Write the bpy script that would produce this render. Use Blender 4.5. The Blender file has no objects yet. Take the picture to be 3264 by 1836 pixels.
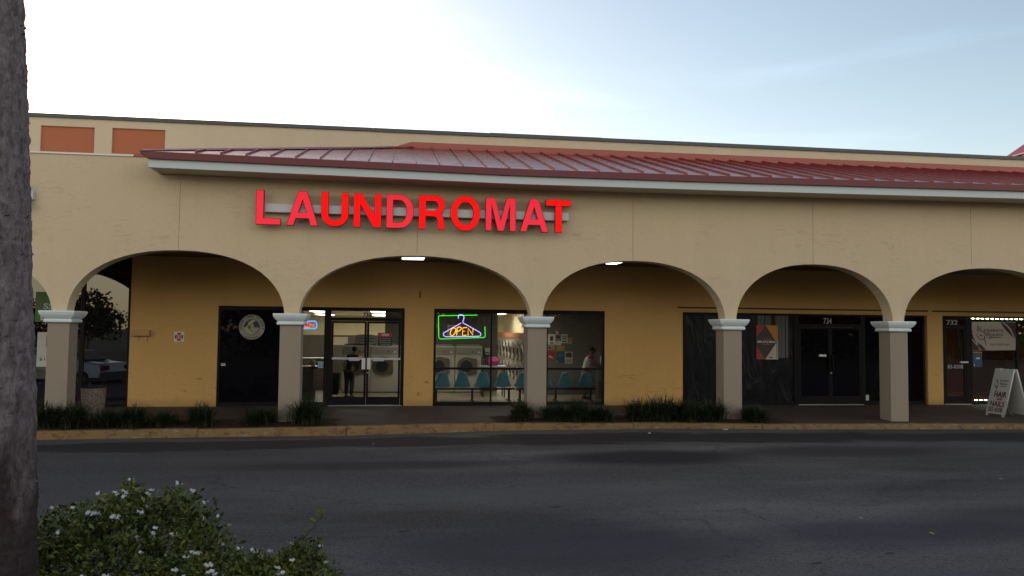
import bpy, bmesh, math, random
from mathutils import Vector, Matrix, noise
random.seed(7)
R = math.radians
sc = bpy.context.scene
COL = sc.collection

# ------------------------------------------------------------------ camera (solved from the photograph)
F_PX, PITCH, ROLL, YAW, EYE = 2560.0, .0521, .0105, .1397, 1.927
fh = Vector((math.sin(YAW), math.cos(YAW), 0)); rt = Vector((math.cos(YAW), -math.sin(YAW), 0)); zz = Vector((0, 0, 1))
CF = fh*math.cos(PITCH) + zz*math.sin(PITCH); cu = zz*math.cos(PITCH) - fh*math.sin(PITCH)
CR = rt*math.cos(ROLL) + cu*math.sin(ROLL); CU = cu*math.cos(ROLL) - rt*math.sin(ROLL)
cam = bpy.data.cameras.new('camera'); cam.sensor_width = 36; cam.lens = 36*F_PX/3264
cam.clip_start = .05; cam.clip_end = 3000
camo = bpy.data.objects.new('camera', cam); COL.objects.link(camo)
camo.matrix_world = Matrix(((CR.x, CU.x, -CF.x, 0), (CR.y, CU.y, -CF.y, 0), (CR.z, CU.z, -CF.z, EYE), (0, 0, 0, 1)))
sc.camera = camo

def at(px, py, Y):
    """point of the plane y = Y that a measured picture point belongs to"""
    d = CF + CR*((px-1632)/F_PX) - CU*((py-918)/F_PX)
    return Vector((0, 0, EYE)) + d*(Y/d.y)
def X_(px, Y, py=1150): return at(px, py, Y).x
def Z_(px, py, Y): return at(px, py, Y).z
def rect(x0, y0, x1, y1, Y):
    a, b, c, d = at(x0, y0, Y), at(x1, y0, Y), at(x0, y1, Y), at(x1, y1, Y)
    return (a.x+c.x)/2, (b.x+d.x)/2, (c.z+d.z)/2, (a.z+b.z)/2      # X0 X1 Z0 Z1

# ------------------------------------------------------------------ materials
M = {}
def mat(name, col, rough=.6, metal=0, spec=.5, emit=None, es=0, coat=0):
    m = bpy.data.materials.new(name); m.use_nodes = True
    b = m.node_tree.nodes['Principled BSDF']
    b.inputs['Base Color'].default_value = (*col, 1); b.inputs['Roughness'].default_value = rough
    b.inputs['Metallic'].default_value = metal; b.inputs['Specular IOR Level'].default_value = spec
    if coat: b.inputs['Coat Weight'].default_value = coat
    if emit:
        b.inputs['Emission Color'].default_value = (*emit, 1); b.inputs['Emission Strength'].default_value = es
    M[name] = m
    return m
class NT:
    def __init__(s, m): s.t = m.node_tree; s.b = s.t.nodes['Principled BSDF']; s.n = s.t.nodes.new; s.l = s.t.links.new
    def coord(s, scale=(1, 1, 1), loc=(0, 0, 0)):
        c = s.n('ShaderNodeTexCoord'); mp = s.n('ShaderNodeMapping'); s.l(c.outputs['Object'], mp.inputs['Vector'])
        mp.inputs['Scale'].default_value = scale; mp.inputs['Location'].default_value = loc
        return mp.outputs['Vector']
    def noise(s, vec, scale, detail=4, rough=.55, dist=0):
        k = s.n('ShaderNodeTexNoise'); s.l(vec, k.inputs['Vector']); k.inputs['Scale'].default_value = scale
        k.inputs['Detail'].default_value = detail; k.inputs['Roughness'].default_value = rough; k.inputs['Distortion'].default_value = dist
        return k.outputs['Fac']
    def vor(s, vec, scale, feature='F1', rnd=1):
        k = s.n('ShaderNodeTexVoronoi'); s.l(vec, k.inputs['Vector']); k.inputs['Scale'].default_value = scale; k.feature = feature
        k.inputs['Randomness'].default_value = rnd
        return k.outputs['Distance']
    def ramp(s, fac, stops):
        k = s.n('ShaderNodeValToRGB'); s.l(fac, k.inputs['Fac']); e = k.color_ramp.elements
        while len(e) < len(stops): e.new(.5)
        for i, (p, c) in enumerate(stops):
            e[i].position = p; e[i].color = (*c, 1) if len(c) == 3 else c
        return k.outputs['Color']
    def mix(s, fac, a, b, mode='MIX'):
        k = s.n('ShaderNodeMix'); k.data_type = 'RGBA'; k.blend_type = mode
        for i, v in ((0, fac), (6, a), (7, b)):
            if isinstance(v, (int, float)): k.inputs[i].default_value = v
            elif isinstance(v, tuple): k.inputs[i].default_value = (*v, 1)
            else: s.l(v, k.inputs[i])
        return k.outputs[2]
    def math(s, op, a, b=0, c=None):
        k = s.n('ShaderNodeMath'); k.operation = op
        for i, v in ((0, a), (1, b)) + (((2, c),) if c is not None else ()):
            if isinstance(v, (int, float)): k.inputs[i].default_value = v
            else: s.l(v, k.inputs[i])
        return k.outputs[0]
    def bump(s, h, strength=.3, dist=.01):
        k = s.n('ShaderNodeBump'); s.l(h, k.inputs['Height']); k.inputs['Strength'].default_value = strength; k.inputs['Distance'].default_value = dist
        s.l(k.outputs['Normal'], s.b.inputs['Normal'])
    def col(s, c): s.l(c, s.b.inputs['Base Color'])
    def rough(s, c): s.l(c, s.b.inputs['Roughness'])

def stucco(name, base, dirt, amt=.5, bump=.5, scuff=False):
    n = NT(mat(name, base, .9, spec=.2))
    v = n.coord(); big = n.noise(v, .7, 5, .6)
    c = n.mix(n.math('MULTIPLY', big, amt), base, dirt)
    streak = n.noise(n.coord((2.2, 2.2, .18)), 1.4, 4, .6)
    c = n.mix(n.ramp(streak, [(.48, (0, 0, 0)), (.85, (.3, .3, .3))]), c, dirt)
    # trowel marks: short level dashes
    tr = n.noise(n.coord((2.2, 2.2, 8)), 2.3, 5, .62, .6)
    trm = n.ramp(tr, [(.56, (0, 0, 0)), (.60, (1, 1, 1)), (.66, (0, 0, 0))])
    patch = n.ramp(n.noise(v, .9, 3), [(.45, (0, 0, 0)), (.62, (1, 1, 1))])
    trm = n.mix(1.0, trm, patch, 'MULTIPLY')
    c = n.mix(n.math('MULTIPLY', trm, .07), c, tuple(q*.45 for q in dirt))
    fine = n.noise(v, 26, 5, .75)
    c = n.mix(n.ramp(fine, [(.30, (.22,)*3), (.5, (0, 0, 0))]), c, tuple(q*.7 for q in dirt))
    if scuff:
        s3_ = n.n('ShaderNodeSeparateXYZ'); n.l(n.coord(), s3_.inputs[0])
        zm = n.ramp(n.math('ABSOLUTE', n.math('SUBTRACT', s3_.outputs[2], .55)), [(.20, (1, 1, 1)), (.45, (0, 0, 0))])
        sc1 = n.ramp(n.noise(n.coord((.9, 1, 5)), 2.6, 6, .7, .8), [(.60, (0, 0, 0)), (.66, (.8,)*3)])
        c = n.mix(n.mix(1.0, sc1, zm, 'MULTIPLY'), c, tuple(q*.4 for q in dirt))
        bs = n.ramp(n.math('ADD', s3_.outputs[2], n.math('MULTIPLY', n.noise(v, 3, 4), .25)), [(.10, (.5,)*3), (.34, (0, 0, 0))])
        c = n.mix(bs, c, tuple(q*.5 for q in dirt))
    n.col(c)
    h = n.math('ADD', n.math('MULTIPLY', n.noise(v, 45, 3), .25), n.math('MULTIPLY', trm, .75))
    n.bump(h, bump, .012)
CREAM = (.67, .535, .365)
stucco('cream_stucco', CREAM, (.56, .435, .295))
stucco('upper_stucco', (.62, .52, .39), (.50, .40, .29), .5, .35)
stucco('ochre_stucco', (.70, .425, .16), (.53, .305, .105), .6, .4, True)
stucco('taupe_stucco', (.345, .285, .222), (.27, .215, .16), .5, .12)
stucco('capital_paint', (.76, .82, .84), (.52, .57, .60), .4, .12)
stucco('terracotta', (.44, .155, .085), (.36, .115, .06), .5, .1)
# scuffed lower edge of the ochre wall
n = NT(M['ochre_stucco'])
mat('fascia_gray', (.55, .60, .62), .6)
mat('soffit_paint', (.55, .46, .34), .8)
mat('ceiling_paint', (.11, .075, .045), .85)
mat('joint', (.33, .27, .18), .9)
mat('parapet_metal', (.045, .055, .07), .45)
n = NT(mat('roof_red', (.28, .04, .045), .3, metal=.0, spec=.55, coat=.0))
v = n.coord(); c = n.mix(n.noise(v, 1.1, 5), (.25, .022, .026), (.18, .016, .02)); n.col(c)
n.rough(n.ramp(n.noise(v, 2.2, 4), [(.35, (.20,)*3), (.7, (.34,)*3)]))
mat('fascia_red', (.15, .018, .022), .5); mat('lip_glint', (.62, .42, .45), .22, metal=.75)
mat('flash_red', (.33, .075, .055), .5)
mat('trim_dark', (.05, .012, .010), .6)
mat('alu_dark', (.009, .007, .007), .5, metal=.0, spec=.15)
mat('alu_bright', (.62, .63, .63), .35, metal=.6)
mat('white_paint', (.75, .75, .73), .5)
mat('black', (.01, .01, .01), .5)
mat('ink_dark', (.03, .018, .015), .7)
mat('ink_white', (.72, .72, .70), .6)
mat('grey_decal', (.42, .42, .42), .6)
# dark filmed glass (nothing of the room behind shows) and clear shop glass
n = NT(mat('dark_glass', (.004, .004, .006), .02, spec=.2)); n.bump(n.noise(n.coord(), .9, 2), .02, .02)
n = NT(mat('mirror_glass', (.005, .005, .007), .01, spec=.34)); n.bump(n.noise(n.coord(), .6, 2), .01, .02)
n.b.inputs['IOR'].default_value = 2.0
m = bpy.data.materials.new('clear_glass'); m.use_nodes = True; M['clear_glass'] = m
t = m.node_tree; t.nodes.clear()
o_ = t.nodes.new('ShaderNodeOutputMaterial'); mx = t.nodes.new('ShaderNodeMixShader'); tr = t.nodes.new('ShaderNodeBsdfTransparent')
gl = t.nodes.new('ShaderNodeBsdfGlossy'); fr = t.nodes.new('ShaderNodeFresnel'); fr.inputs['IOR'].default_value = 1.45
tr.inputs['Color'].default_value = (.80, .82, .80, 1); gl.inputs['Roughness'].default_value = .01; gl.inputs['Color'].default_value = (1, 1, 1, 1)
t.links.new(fr.outputs[0], mx.inputs[0]); t.links.new(tr.outputs[0], mx.inputs[1]); t.links.new(gl.outputs[0], mx.inputs[2]); t.links.new(mx.outputs[0], o_.inputs[0])
n = NT(mat('black_plastic', (.006, .006, .009), .33, spec=.2))
v = n.coord((1, 1, 1.0)); w = n.noise(n.coord((1.5, 1, .45)), 1.7, 5, .55, 1.2); n.bump(w, .85, .09)
# ground
n = NT(mat('asphalt', (.06, .06, .065), .85, spec=.35))
v = n.coord(); vs = n.coord((.22, .8, 1))
tone = n.noise(vs, .75, 5, .6, .4)
c = n.ramp(tone, [(.32, (.038, .033, .033)), (.48, (.083, .076, .074)), (.66, (.132, .124, .120))])
big = n.noise(n.coord((.10, .22, 1), (3, 1, 0)), 1.0, 4, .55)
c = n.mix(n.ramp(big, [(.40, (.75,)*3), (.60, (0, 0, 0))]), c, (.048, .045, .053))
grain = n.noise(v, 62, 2, .8); grit = n.noise(v, 27, 3, .8)
c = n.mix(n.ramp(grain, [(.53, (0, 0, 0)), (.68, (.65,)*3)]), c, (.25, .24, .23))
c = n.mix(n.ramp(grit, [(.35, (.75,)*3), (.48, (0, 0, 0))]), c, (.018, .016, .017))
sep = n.n('ShaderNodeSeparateXYZ'); n.l(v, sep.inputs[0]); ox, oy = sep.outputs[0], sep.outputs[1]
wob = n.math('MULTIPLY', n.math('SUBTRACT', n.noise(n.coord((.35, 1, 1)), 1.6, 4), .5), 1.5)
def band(y0, hw):   # soft worn strip along the kerb
    d = n.math('DIVIDE', n.math('SUBTRACT', n.math('ADD', oy, wob), y0), hw)
    return n.ramp(n.math('MULTIPLY', d, d), [(.45, (1, 1, 1)), (1.0, (0, 0, 0))])
c = n.mix(n.math('MULTIPLY', band(15.45, .72), .88), c, (.020, .016, .018))
def blob(x0, y0, rx, ry, k, colr):
    global c
    dx = n.math('DIVIDE', n.math('ADD', n.math('SUBTRACT', ox, x0), n.math('MULTIPLY', wob, .5)), rx)
    dy = n.math('DIVIDE', n.math('ADD', n.math('SUBTRACT', oy, y0), n.math('MULTIPLY', wob, .25)), ry)
    r2 = n.math('ADD', n.math('MULTIPLY', dx, dx), n.math('MULTIPLY', dy, dy))
    c = n.mix(n.math('MULTIPLY', n.ramp(r2, [(.25, (1, 1, 1)), (1.0, (0, 0, 0))]), k), c, colr)
blob(4.2, 13.3, 2.2, .85, .97, (.020, .017, .019)); blob(1.7, 8.0, 2.3, 1.0, .75, (.032, .028, .040))
blob(8.0, 13.7, 2.8, .7, .75, (.028, .026, .030)); blob(-.4, 13.0, 3.0, .5, .75, (.028, .024, .027)); blob(2.2, 10.6, 3.2, .7, .45, (.11, .105, .10)); blob(7.6, 8.6, 2.2, 1.0, .7, (.026, .023, .028)); blob(5.2, 8.2, 1.6, .8, .5, (.030, .026, .045))
blob(4.6, 6.6, .9, .5, .45, (.085, .085, .11)); blob(-3.2, 13.9, 3.0, .4, .4, (.085, .086, .09)); blob(10.5, 14.6, 4.0, .45, .35, (.085, .086, .092))
wn_ = n.n('ShaderNodeTexNoise'); n.l(v, wn_.inputs['Vector']); wn_.inputs['Scale'].default_value = 1.3; wn_.inputs['Detail'].default_value = 7; wn_.inputs['Roughness'].default_value = .7
wa_ = n.n('ShaderNodeVectorMath'); wa_.operation = 'MULTIPLY_ADD'; n.l(wn_.outputs['Color'], wa_.inputs[0]); wa_.inputs[1].default_value = (1.5, 1.5, 0); n.l(v, wa_.inputs[2])
ck = n.vor(wa_.outputs[0], .34, 'DISTANCE_TO_EDGE')
ckm = n.mix(1.0, n.ramp(ck, [(.0, (1, 1, 1)), (.006, (0, 0, 0))]), n.ramp(n.noise(v, .45, 3), [(.44, (0, 0, 0)), (.56, (1, 1, 1))]), 'MULTIPLY')
c = n.mix(n.math('MULTIPLY', ckm, .75), c, (.016, .016, .016))
n.col(c); n.bump(n.math('ADD', grit, n.math('MULTIPLY', grain, .5)), .9, .012)
n = NT(mat('paving', (.06, .04, .03), .75))
v = n.coord(); c = n.mix(n.noise(v, 1.2, 5), (.064, .042, .033), (.040, .025, .020))
c = n.mix(n.ramp(n.noise(v, 60, 2), [(.5, (0, 0, 0)), (.8, (.3,)*3)]), c, (.11, .085, .07)); n.col(c); n.bump(n.noise(v, 30, 3), .2, .004)
n.rough(n.ramp(n.noise(v, .8, 3), [(.35, (.68,)*3), (.65, (.85,)*3)]))
n = NT(mat('kerb_paint', (.42, .24, .08), .8))
v = n.coord(); base = n.mix(n.noise(v, 1.3, 5, .6), (.30, .175, .062), (.17, .10, .045))
chip = n.ramp(n.noise(n.coord((1, 1, 2.4)), 5.5, 6, .65), [(.585, (0, 0, 0)), (.62, (1, 1, 1))])
zone = n.ramp(n.noise(n.coord((.35, 1, 1), (5.3, 0, 0)), 1.0, 3), [(.44, (0, 0, 0)), (.56, (1, 1, 1))])
c = n.mix(n.mix(1.0, chip, zone, 'MULTIPLY'), base, (.26, .235, .20))
dk = n.ramp(n.noise(n.coord((1, 1, 1.8), (9, 0, 0)), 6.5, 6, .7), [(.52, (0, 0, 0)), (.62, (1, 1, 1))])
c = n.mix(n.math('MULTIPLY', dk, .75), c, (.09, .045, .02))
n.col(c); n.bump(n.noise(v, 14, 5), .5, .012)
n = NT(mat('mulch', (.03, .012, .008), .95)); v = n.coord(); n.col(n.mix(n.noise(v, 28, 4), (.055, .018, .012), (.012, .006, .005))); n.bump(n.noise(v, 24, 4), 1, .04)
n = NT(mat('palm_bark', (.10, .085, .085), .95, spec=.15))
v = n.coord((1, 1, .30)); a = n.noise(n.coord((1, 1, .42)), 24, 6, .72, .6); fine = n.noise(n.coord((1, 1, .28)), 62, 5, .75)
c = n.ramp(a, [(.30, (.10, .080, .084)), (.50, (.23, .19, .20)), (.70, (.35, .30, .315))])
c = n.mix(n.ramp(fine, [(.30, (.65,)*3), (.48, (0, 0, 0))]), c, (.045, .036, .036))
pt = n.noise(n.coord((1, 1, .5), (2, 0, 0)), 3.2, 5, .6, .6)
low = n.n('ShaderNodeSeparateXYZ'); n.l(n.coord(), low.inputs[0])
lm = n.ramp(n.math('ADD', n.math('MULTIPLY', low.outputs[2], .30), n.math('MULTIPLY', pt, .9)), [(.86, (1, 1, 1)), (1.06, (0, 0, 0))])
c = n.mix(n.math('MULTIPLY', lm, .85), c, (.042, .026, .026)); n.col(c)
n.bump(n.math('ADD', a, fine), .9, .02)
def leafmat(name, c1, c2, c3, rough=.45, tl=.25):
    n = NT(mat(name, c1, rough, spec=.25))
    g = n.n('ShaderNodeNewGeometry'); f = n.ramp(g.outputs['Random Per Island'], [(0, c1), (.45, c2), (.8, c2), (1, c3)])
    f = n.mix(n.ramp(n.noise(n.coord(), 4.5, 3), [(.35, (.7,)*3), (.62, (0, 0, 0))]), f, tuple(q*.55 for q in c1))
    n.col(f); n.b.inputs['Transmission Weight'].default_value = 0
    n.b.inputs['Subsurface Weight'].default_value = 0
leafmat('hedge_leaf', (.048, .078, .016), (.105, .130, .022), (.27, .26, .04), .5)
leafmat('grass_leaf', (.012, .024, .009), (.024, .040, .013), (.11, .13, .06), .5)
leafmat('tree_leaf', (.015, .024, .008), (.025, .036, .011), (.035, .045, .015), .7)
mat('stem', (.05, .04, .025), .8); mat('trunk', (.09, .07, .05), .9)
mat('petal', (.66, .68, .68), .7); mat('petal_core', (.6, .55, .2), .6)
n = NT(mat('aggregate', (.25, .2, .16), .9)); v = n.coord(); k = n.vor(v, 48)
n.col(n.ramp(k, [(.1, (.42, .34, .28)), (.5, (.2, .14, .11)), (.8, (.07, .05, .045))])); n.bump(n.math('SUBTRACT', 1, k), .8, .015)
mat('rubber', (.02, .02, .02), .7)
# shop interior
mat('room_cream', (.62, .56, .36), .8); mat('room_grey', (.13, .125, .105), .8); mat('room_dado', (.11, .09, .075), .8); mat('room_floor', (.34, .27, .19), .35)
mat('room_ceiling', (.72, .70, .64), .9); mat('troffer', (.9, .9, .85), .5, emit=(1, .95, .82), es=7.5)
mat('warm_lamp', (.9, .7, .4), .5, emit=(1, .62, .28), es=6); mat('walk_lamp', (.9, .9, .85), .5, emit=(1, .95, .86), es=2.2)
mat('steel', (.30, .28, .24), .5, metal=.5); mat('washer_paint', (.44, .41, .34), .4); mat('ring', (.20, .165, .12), .35, metal=.6); mat('door_dark', (.03, .03, .03), .12)
mat('panel_grey', (.25, .24, .21), .5); mat('orange_band', (.40, .14, .06), .6); mat('table_top', (.42, .48, .50), .4); mat('magenta', (.40, .02, .14), .6)
mat('counter_red', (.10, .02, .015), .4); mat('counter_side', (.09, .09, .08), .6)
mat('chair_blue', (.16, .36, .45), .45); mat('cloth_pale', (.45, .45, .42), .8)
mat('skin', (.11, .06, .04), .6); mat('hair', (.008, .006, .005), .7); mat('shirt_white', (.62, .60, .55), .85); mat('shirt_pink', (.55, .06, .17), .85); mat('khaki', (.22, .16, .09), .85); mat('cloth_black', (.006, .006, .008), .85)
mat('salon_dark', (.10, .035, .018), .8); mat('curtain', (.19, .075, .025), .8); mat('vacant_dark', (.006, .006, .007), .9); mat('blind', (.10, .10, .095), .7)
# prints
mat('banner', (.40, .34, .30), .6); mat('banner_brown', (.035, .012, .012), .6); mat('poster_red', (.35, .035, .025), .5); mat('poster_orange', (.50, .19, .025), .5); mat('poster_brown', (.050, .026, .020), .5)
mat('poster_cream', (.50, .44, .33), .5); mat('poster_blue', (.02, .075, .14), .5); mat('sticker_blue', (.03, .16, .42), .5); mat('paper', (.62, .6, .55), .7); mat('paper_dull', (.30, .27, .22), .8); mat('red_print', (.40, .03, .03), .5); mat('poster_green', (.09, .20, .04), .5)
mat('decal_ring', (.36, .33, .28), .6); mat('decal_cream', (.42, .42, .26), .6); mat('decal_navy', (.02, .02, .06), .5); mat('decal_yellow', (.45, .40, .05), .5); mat('decal_green', (.20, .24, .16), .5)
mat('sign_maroon', (.10, .012, .015), .5); mat('plastic_white', (.50, .50, .49), .5)
# lamps and neon
mat('letter_lit', (.5, .002, .002), .5, spec=.15, emit=(1, .0, .0), es=.50)
mat('letter_dim', (.72, .035, .06), .5, spec=.2, emit=(1, .01, .03), es=.30)
mat('letter_side', (.20, .008, .008), .5); mat('raceway', (.62, .58, .60), .55)
mat('neon_green', (.05, .6, .05), .4, emit=(.03, 1, .03), es=1.1); mat('neon_violet', (.4, .35, .9), .4, emit=(.40, .30, 1), es=1.8); mat('neon_orange', (.9, .5, .1), .4, emit=(1, .42, .02), es=1.8)
mat('neon_red', (.9, .1, .05), .4, emit=(1, .06, .015), es=1.9); mat('neon_blue', (.1, .3, .9), .4, emit=(.03, .25, 1), es=1.9); mat('tube_off', (.16, .16, .15), .4)
mat('led', (.9, 1, .8), .4, emit=(.85, 1, .62), es=6)
mat('car_paint', (.42, .45, .48), .25, metal=.6, coat=1); mat('car_glass', (.01, .012, .015), .05); mat('tail', (.2, .01, .01), .3)

# ------------------------------------------------------------------ object helpers
def tag(o, label=None, cat=None, group=None, kind=None):
    if label: o['label'] = label
    if cat: o['category'] = cat
    if group: o['group'] = group
    if kind: o['kind'] = kind
    return o
def thing(name, label, cat, loc=(0, 0, 0), group=None, rz=0):
    o = bpy.data.objects.new(name, None); o.empty_display_size = .1; COL.objects.link(o)
    o.location = loc; o.rotation_euler = (0, 0, rz)
    return tag(o, label, cat, group)
def origin(o):
    v = Vector((0, 0, 0))
    while o is not None: v += o.location; o = o.parent
    return v
class MB:
    """collects shapes; build() links them as ONE mesh object"""
    def __init__(s): s.b = bmesh.new(); s.mi = 0
    def face(s, pts, mi=None):
        try: f = s.b.faces.new([s.b.verts.new(p) for p in pts])
        except ValueError: return
        f.material_index = s.mi if mi is None else mi
        return f
    def box(s, x0, x1, y0, y1, z0, z1):
        x0, x1 = min(x0, x1), max(x0, x1); y0, y1 = min(y0, y1), max(y0, y1); z0, z1 = min(z0, z1), max(z0, z1)
        v = [s.b.verts.new(p) for p in ((x0, y0, z0), (x1, y0, z0), (x1, y1, z0), (x0, y1, z0), (x0, y0, z1), (x1, y0, z1), (x1, y1, z1), (x0, y1, z1))]
        for q in ((3, 2, 1, 0), (4, 5, 6, 7), (0, 1, 5, 4), (1, 2, 6, 5), (2, 3, 7, 6), (3, 0, 4, 7)):
            s.b.faces.new([v[i] for i in q]).material_index = s.mi
        return s
    def loft(s, rings, closed=True, caps=True):
        V = [[s.b.verts.new(p) for p in r] for r in rings]; n = len(rings[0])
        for a, b in zip(V, V[1:]):
            for i in range(n if closed else n-1):
                j = (i+1) % n
                s.b.faces.new((a[i], a[j], b[j], b[i])).material_index = s.mi
        if caps and closed:
            s.b.faces.new(V[0][::-1]).material_index = s.mi; s.b.faces.new(V[-1]).material_index = s.mi
        return s
    def prism(s, poly, y0, y1):               # polygon in (x, z) pushed along y
        return s.loft([[(x, y0, z) for x, z in poly], [(x, y1, z) for x, z in poly]])
    def prism_x(s, poly, x0, x1):             # polygon in (y, z) pushed along x
        return s.loft([[(x0, y, z) for y, z in poly], [(x1, y, z) for y, z in poly]])
    def disc(s, c, r, y0, y1, n=28, rz=None):
        rz = rz or r
        return s.prism([(c[0]+r*math.cos(2*math.pi*i/n), c[1]+rz*math.sin(2*math.pi*i/n)) for i in range(n)], y0, y1)
    def lathe(s, prof, c=(0, 0), n=24):       # (r, z)
        return s.loft([[(c[0]+r*math.cos(2*math.pi*i/n), c[1]+r*math.sin(2*math.pi*i/n), z) for i in range(n)] for r, z in prof])
    def tube(s, pts, r, n=6, close=False):
        P = [Vector(p) for p in pts]; rings = []; N = len(P)
        rr = r if isinstance(r, (list, tuple)) else [r]*N
        for i, p in enumerate(P):
            a = P[(i-1) % N] if close or i > 0 else p; b = P[(i+1) % N] if close or i < N-1 else p
            d = (b-a).normalized(); u = d.cross(Vector((0, 1, .02)))
            if u.length < .1: u = d.cross(Vector((1, 0, 0)))
            u.normalize(); w = d.cross(u)
            rings.append([p+(u*math.cos(2*math.pi*k/n)+w*math.sin(2*math.pi*k/n))*rr[i] for k in range(n)])
        if close: rings.append(rings[0])
        return s.loft(rings, caps=not close)
    def build(s, name, mats, parent=None, bevel=0, smooth=False, local=False, weld=False, flip=True):
        if weld: bmesh.ops.remove_doubles(s.b, verts=s.b.verts, dist=.0005)
        if flip: bmesh.ops.recalc_face_normals(s.b, faces=s.b.faces)
        if parent is not None and not local: bmesh.ops.translate(s.b, verts=s.b.verts, vec=-origin(parent))
        me = bpy.data.meshes.new(name); s.b.to_mesh(me); s.b.free()
        for q in (mats if isinstance(mats, (list, tuple)) else [mats]): me.materials.append(M[q])
        o = bpy.data.objects.new(name, me); COL.objects.link(o); o.parent = parent
        if smooth:
            for p in me.polygons: p.use_smooth = True
        if bevel:
            q = o.modifiers.new('bevel', 'BEVEL'); q.width = bevel; q.segments = 2; q.limit_method = 'ANGLE'; q.angle_limit = R(40)
        return o
def bx(name, m, parent, *a, bevel=0):
    return MB().box(*a).build(name, m, parent, bevel)
def base_at(name, label, cat, mb, m, loc, group=None, bevel=0):
    """a thing that is one mesh, its origin at loc"""
    bmesh.ops.translate(mb.b, verts=mb.b.verts, vec=-Vector(loc))
    o = mb.build(name, m, None, bevel); o.location = loc
    return tag(o, label, cat, group)
def copy_tree(o, parent=None):
    c = o.copy(); COL.objects.link(c)
    if parent: c.parent = parent
    for ch in list(o.children): copy_tree(ch, c)
    return c

def curve_mesh(loops, depth):
    """filled 2-D outline with holes, pushed to a thickness -> mesh in (x, y), +z to the viewer"""
    cu = bpy.data.curves.new('outline', 'CURVE'); cu.dimensions = '2D'; cu.fill_mode = 'BOTH'; cu.extrude = depth/2
    for lp in loops:
        sp = cu.splines.new('POLY'); sp.points.add(len(lp)-1); sp.use_cyclic_u = True
        for p, (x, y) in zip(sp.points, lp): p.co = (x, y, 0, 1)
    return from_curve(cu)
def from_curve(cu):
    o = bpy.data.objects.new('outline', cu); COL.objects.link(o)
    dg = bpy.context.evaluated_depsgraph_get(); me = bpy.data.meshes.new_from_object(o.evaluated_get(dg))
    bpy.data.objects.remove(o); bpy.data.curves.remove(cu)
    return me
def text_mesh(s, bold=0, depth=.002, spacing=1.0):
    cu = bpy.data.curves.new('t', 'FONT'); cu.body = s; cu.size = 1; cu.extrude = depth/2; cu.offset = bold; cu.space_character = spacing
    cu.resolution_u = 3
    return from_curve(cu)
def place(me, m, fn, parent, name):
    """map a flat outline (x, y, z) through fn into place"""
    for v in me.vertices: v.co = fn(v.co) - (origin(parent) if parent else Vector((0, 0, 0)))
    me.materials.clear(); me.materials.append(M[m])
    o = bpy.data.objects.new(name, me); COL.objects.link(o); o.parent = parent
    return o
def fit_xz(me, x0, x1, z0, z1, Y, shear=0):
    xs = [v.co.x for v in me.vertices]; ys = [v.co.y for v in me.vertices]; a, b, c, d = min(xs), max(xs), min(ys), max(ys)
    def fn(p):
        u = (p.x-a)/(b-a); w = (p.y-c)/(d-c)
        return Vector((x0+(x1-x0)*u+shear*w, Y-p.z, z0+(z1-z0)*w))
    return fn
def text_xz(s, m, parent, x0, x1, z0, z1, Y, bold=0, name='lettering', spacing=1.0):
    me = text_mesh(s, bold, .003, spacing)
    return place(me, m, fit_xz(me, x0, x1, z0, z1, Y), parent, name)

YC, YB, YW, YP = 17.22, 17.66, 20.42, 21.0       # arcade front, arcade back, shop fronts, parapet
def ip(x, pts):
    if x <= pts[0][0]: return pts[0][1]
    for (a, u), (b, w) in zip(pts, pts[1:]):
        if x <= b: return u+(w-u)*(x-a)/(b-a)
    return pts[-1][1]
KT = [(-14, -.14), (-6.84, -.119), (-3.6, -.093), (-1.16, -.063), (2.17, -.017), (5.57, -.033), (8.27, -.083), (14.26, -.111), (30, -.13)]
KB = [(-14, -.33), (-6.75, -.272), (-3.59, -.241), (-1.16, -.236), (2.17, -.154), (5.54, -.130), (8.26, -.168), (14.23, -.208), (30, -.24)]
EV = [(-5, 0.0), (-1, -.035), (2.3, -.07), (7, -.05), (14, .01), (26, .01)]
KY = 16.72
def walk_z(x, y): return ip(x, KT)*max(0, min(1, (YW-y)/(YW-KY)))

# ------------------------------------------------------------------ setting: ground, kerb, walkway
xs = [-400, -120, -40, -20, -14, -10, -8, -6.75, -5, -3.6, -2.4, -1.16, .5, 2.17, 4, 5.54, 7, 8.26, 11, 14.2, 18, 24, 40, 120, 400]
ys = [-500, -150, -40, -10, 0, 4, 8, 11, 13, 14.5, 15.6, 16.3, 17.5]
def road_z(x, y):
    a = ip(x, KB); f_ = max(0, min(1, (y-11)/(KY-11)))
    return -.24*(1-f_) + (a-.012)*f_
g = MB(); V = [[g.b.verts.new((x, y, road_z(x, y))) for x in xs] for y in ys]
for i in range(len(ys)-1):
    for j in range(len(xs)-1): g.b.faces.new((V[i][j], V[i][j+1], V[i+1][j+1], V[i+1][j]))
tag(g.build('road', 'asphalt', smooth=True), kind='structure')
tag(bx('ground', 'mulch', None, -400, 400, 17.6, 600, -2, -1.2), kind='structure')
sx = [-16+i*.5 for i in range(0, 93)]
g = MB(); V = [[g.b.verts.new((x, y, walk_z(x, y)+.002*math.sin(x*2.1+y))) for x in sx] for y in (KY+.1, 17.2, 18.5, 19.6, YW+.3)]
for a, b in zip(V, V[1:]):
    for j in range(len(sx)-1): g.b.faces.new((a[j], a[j+1], b[j+1], b[j]))
tag(g.build('sidewalk', 'paving', smooth=True), kind='structure')
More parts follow.
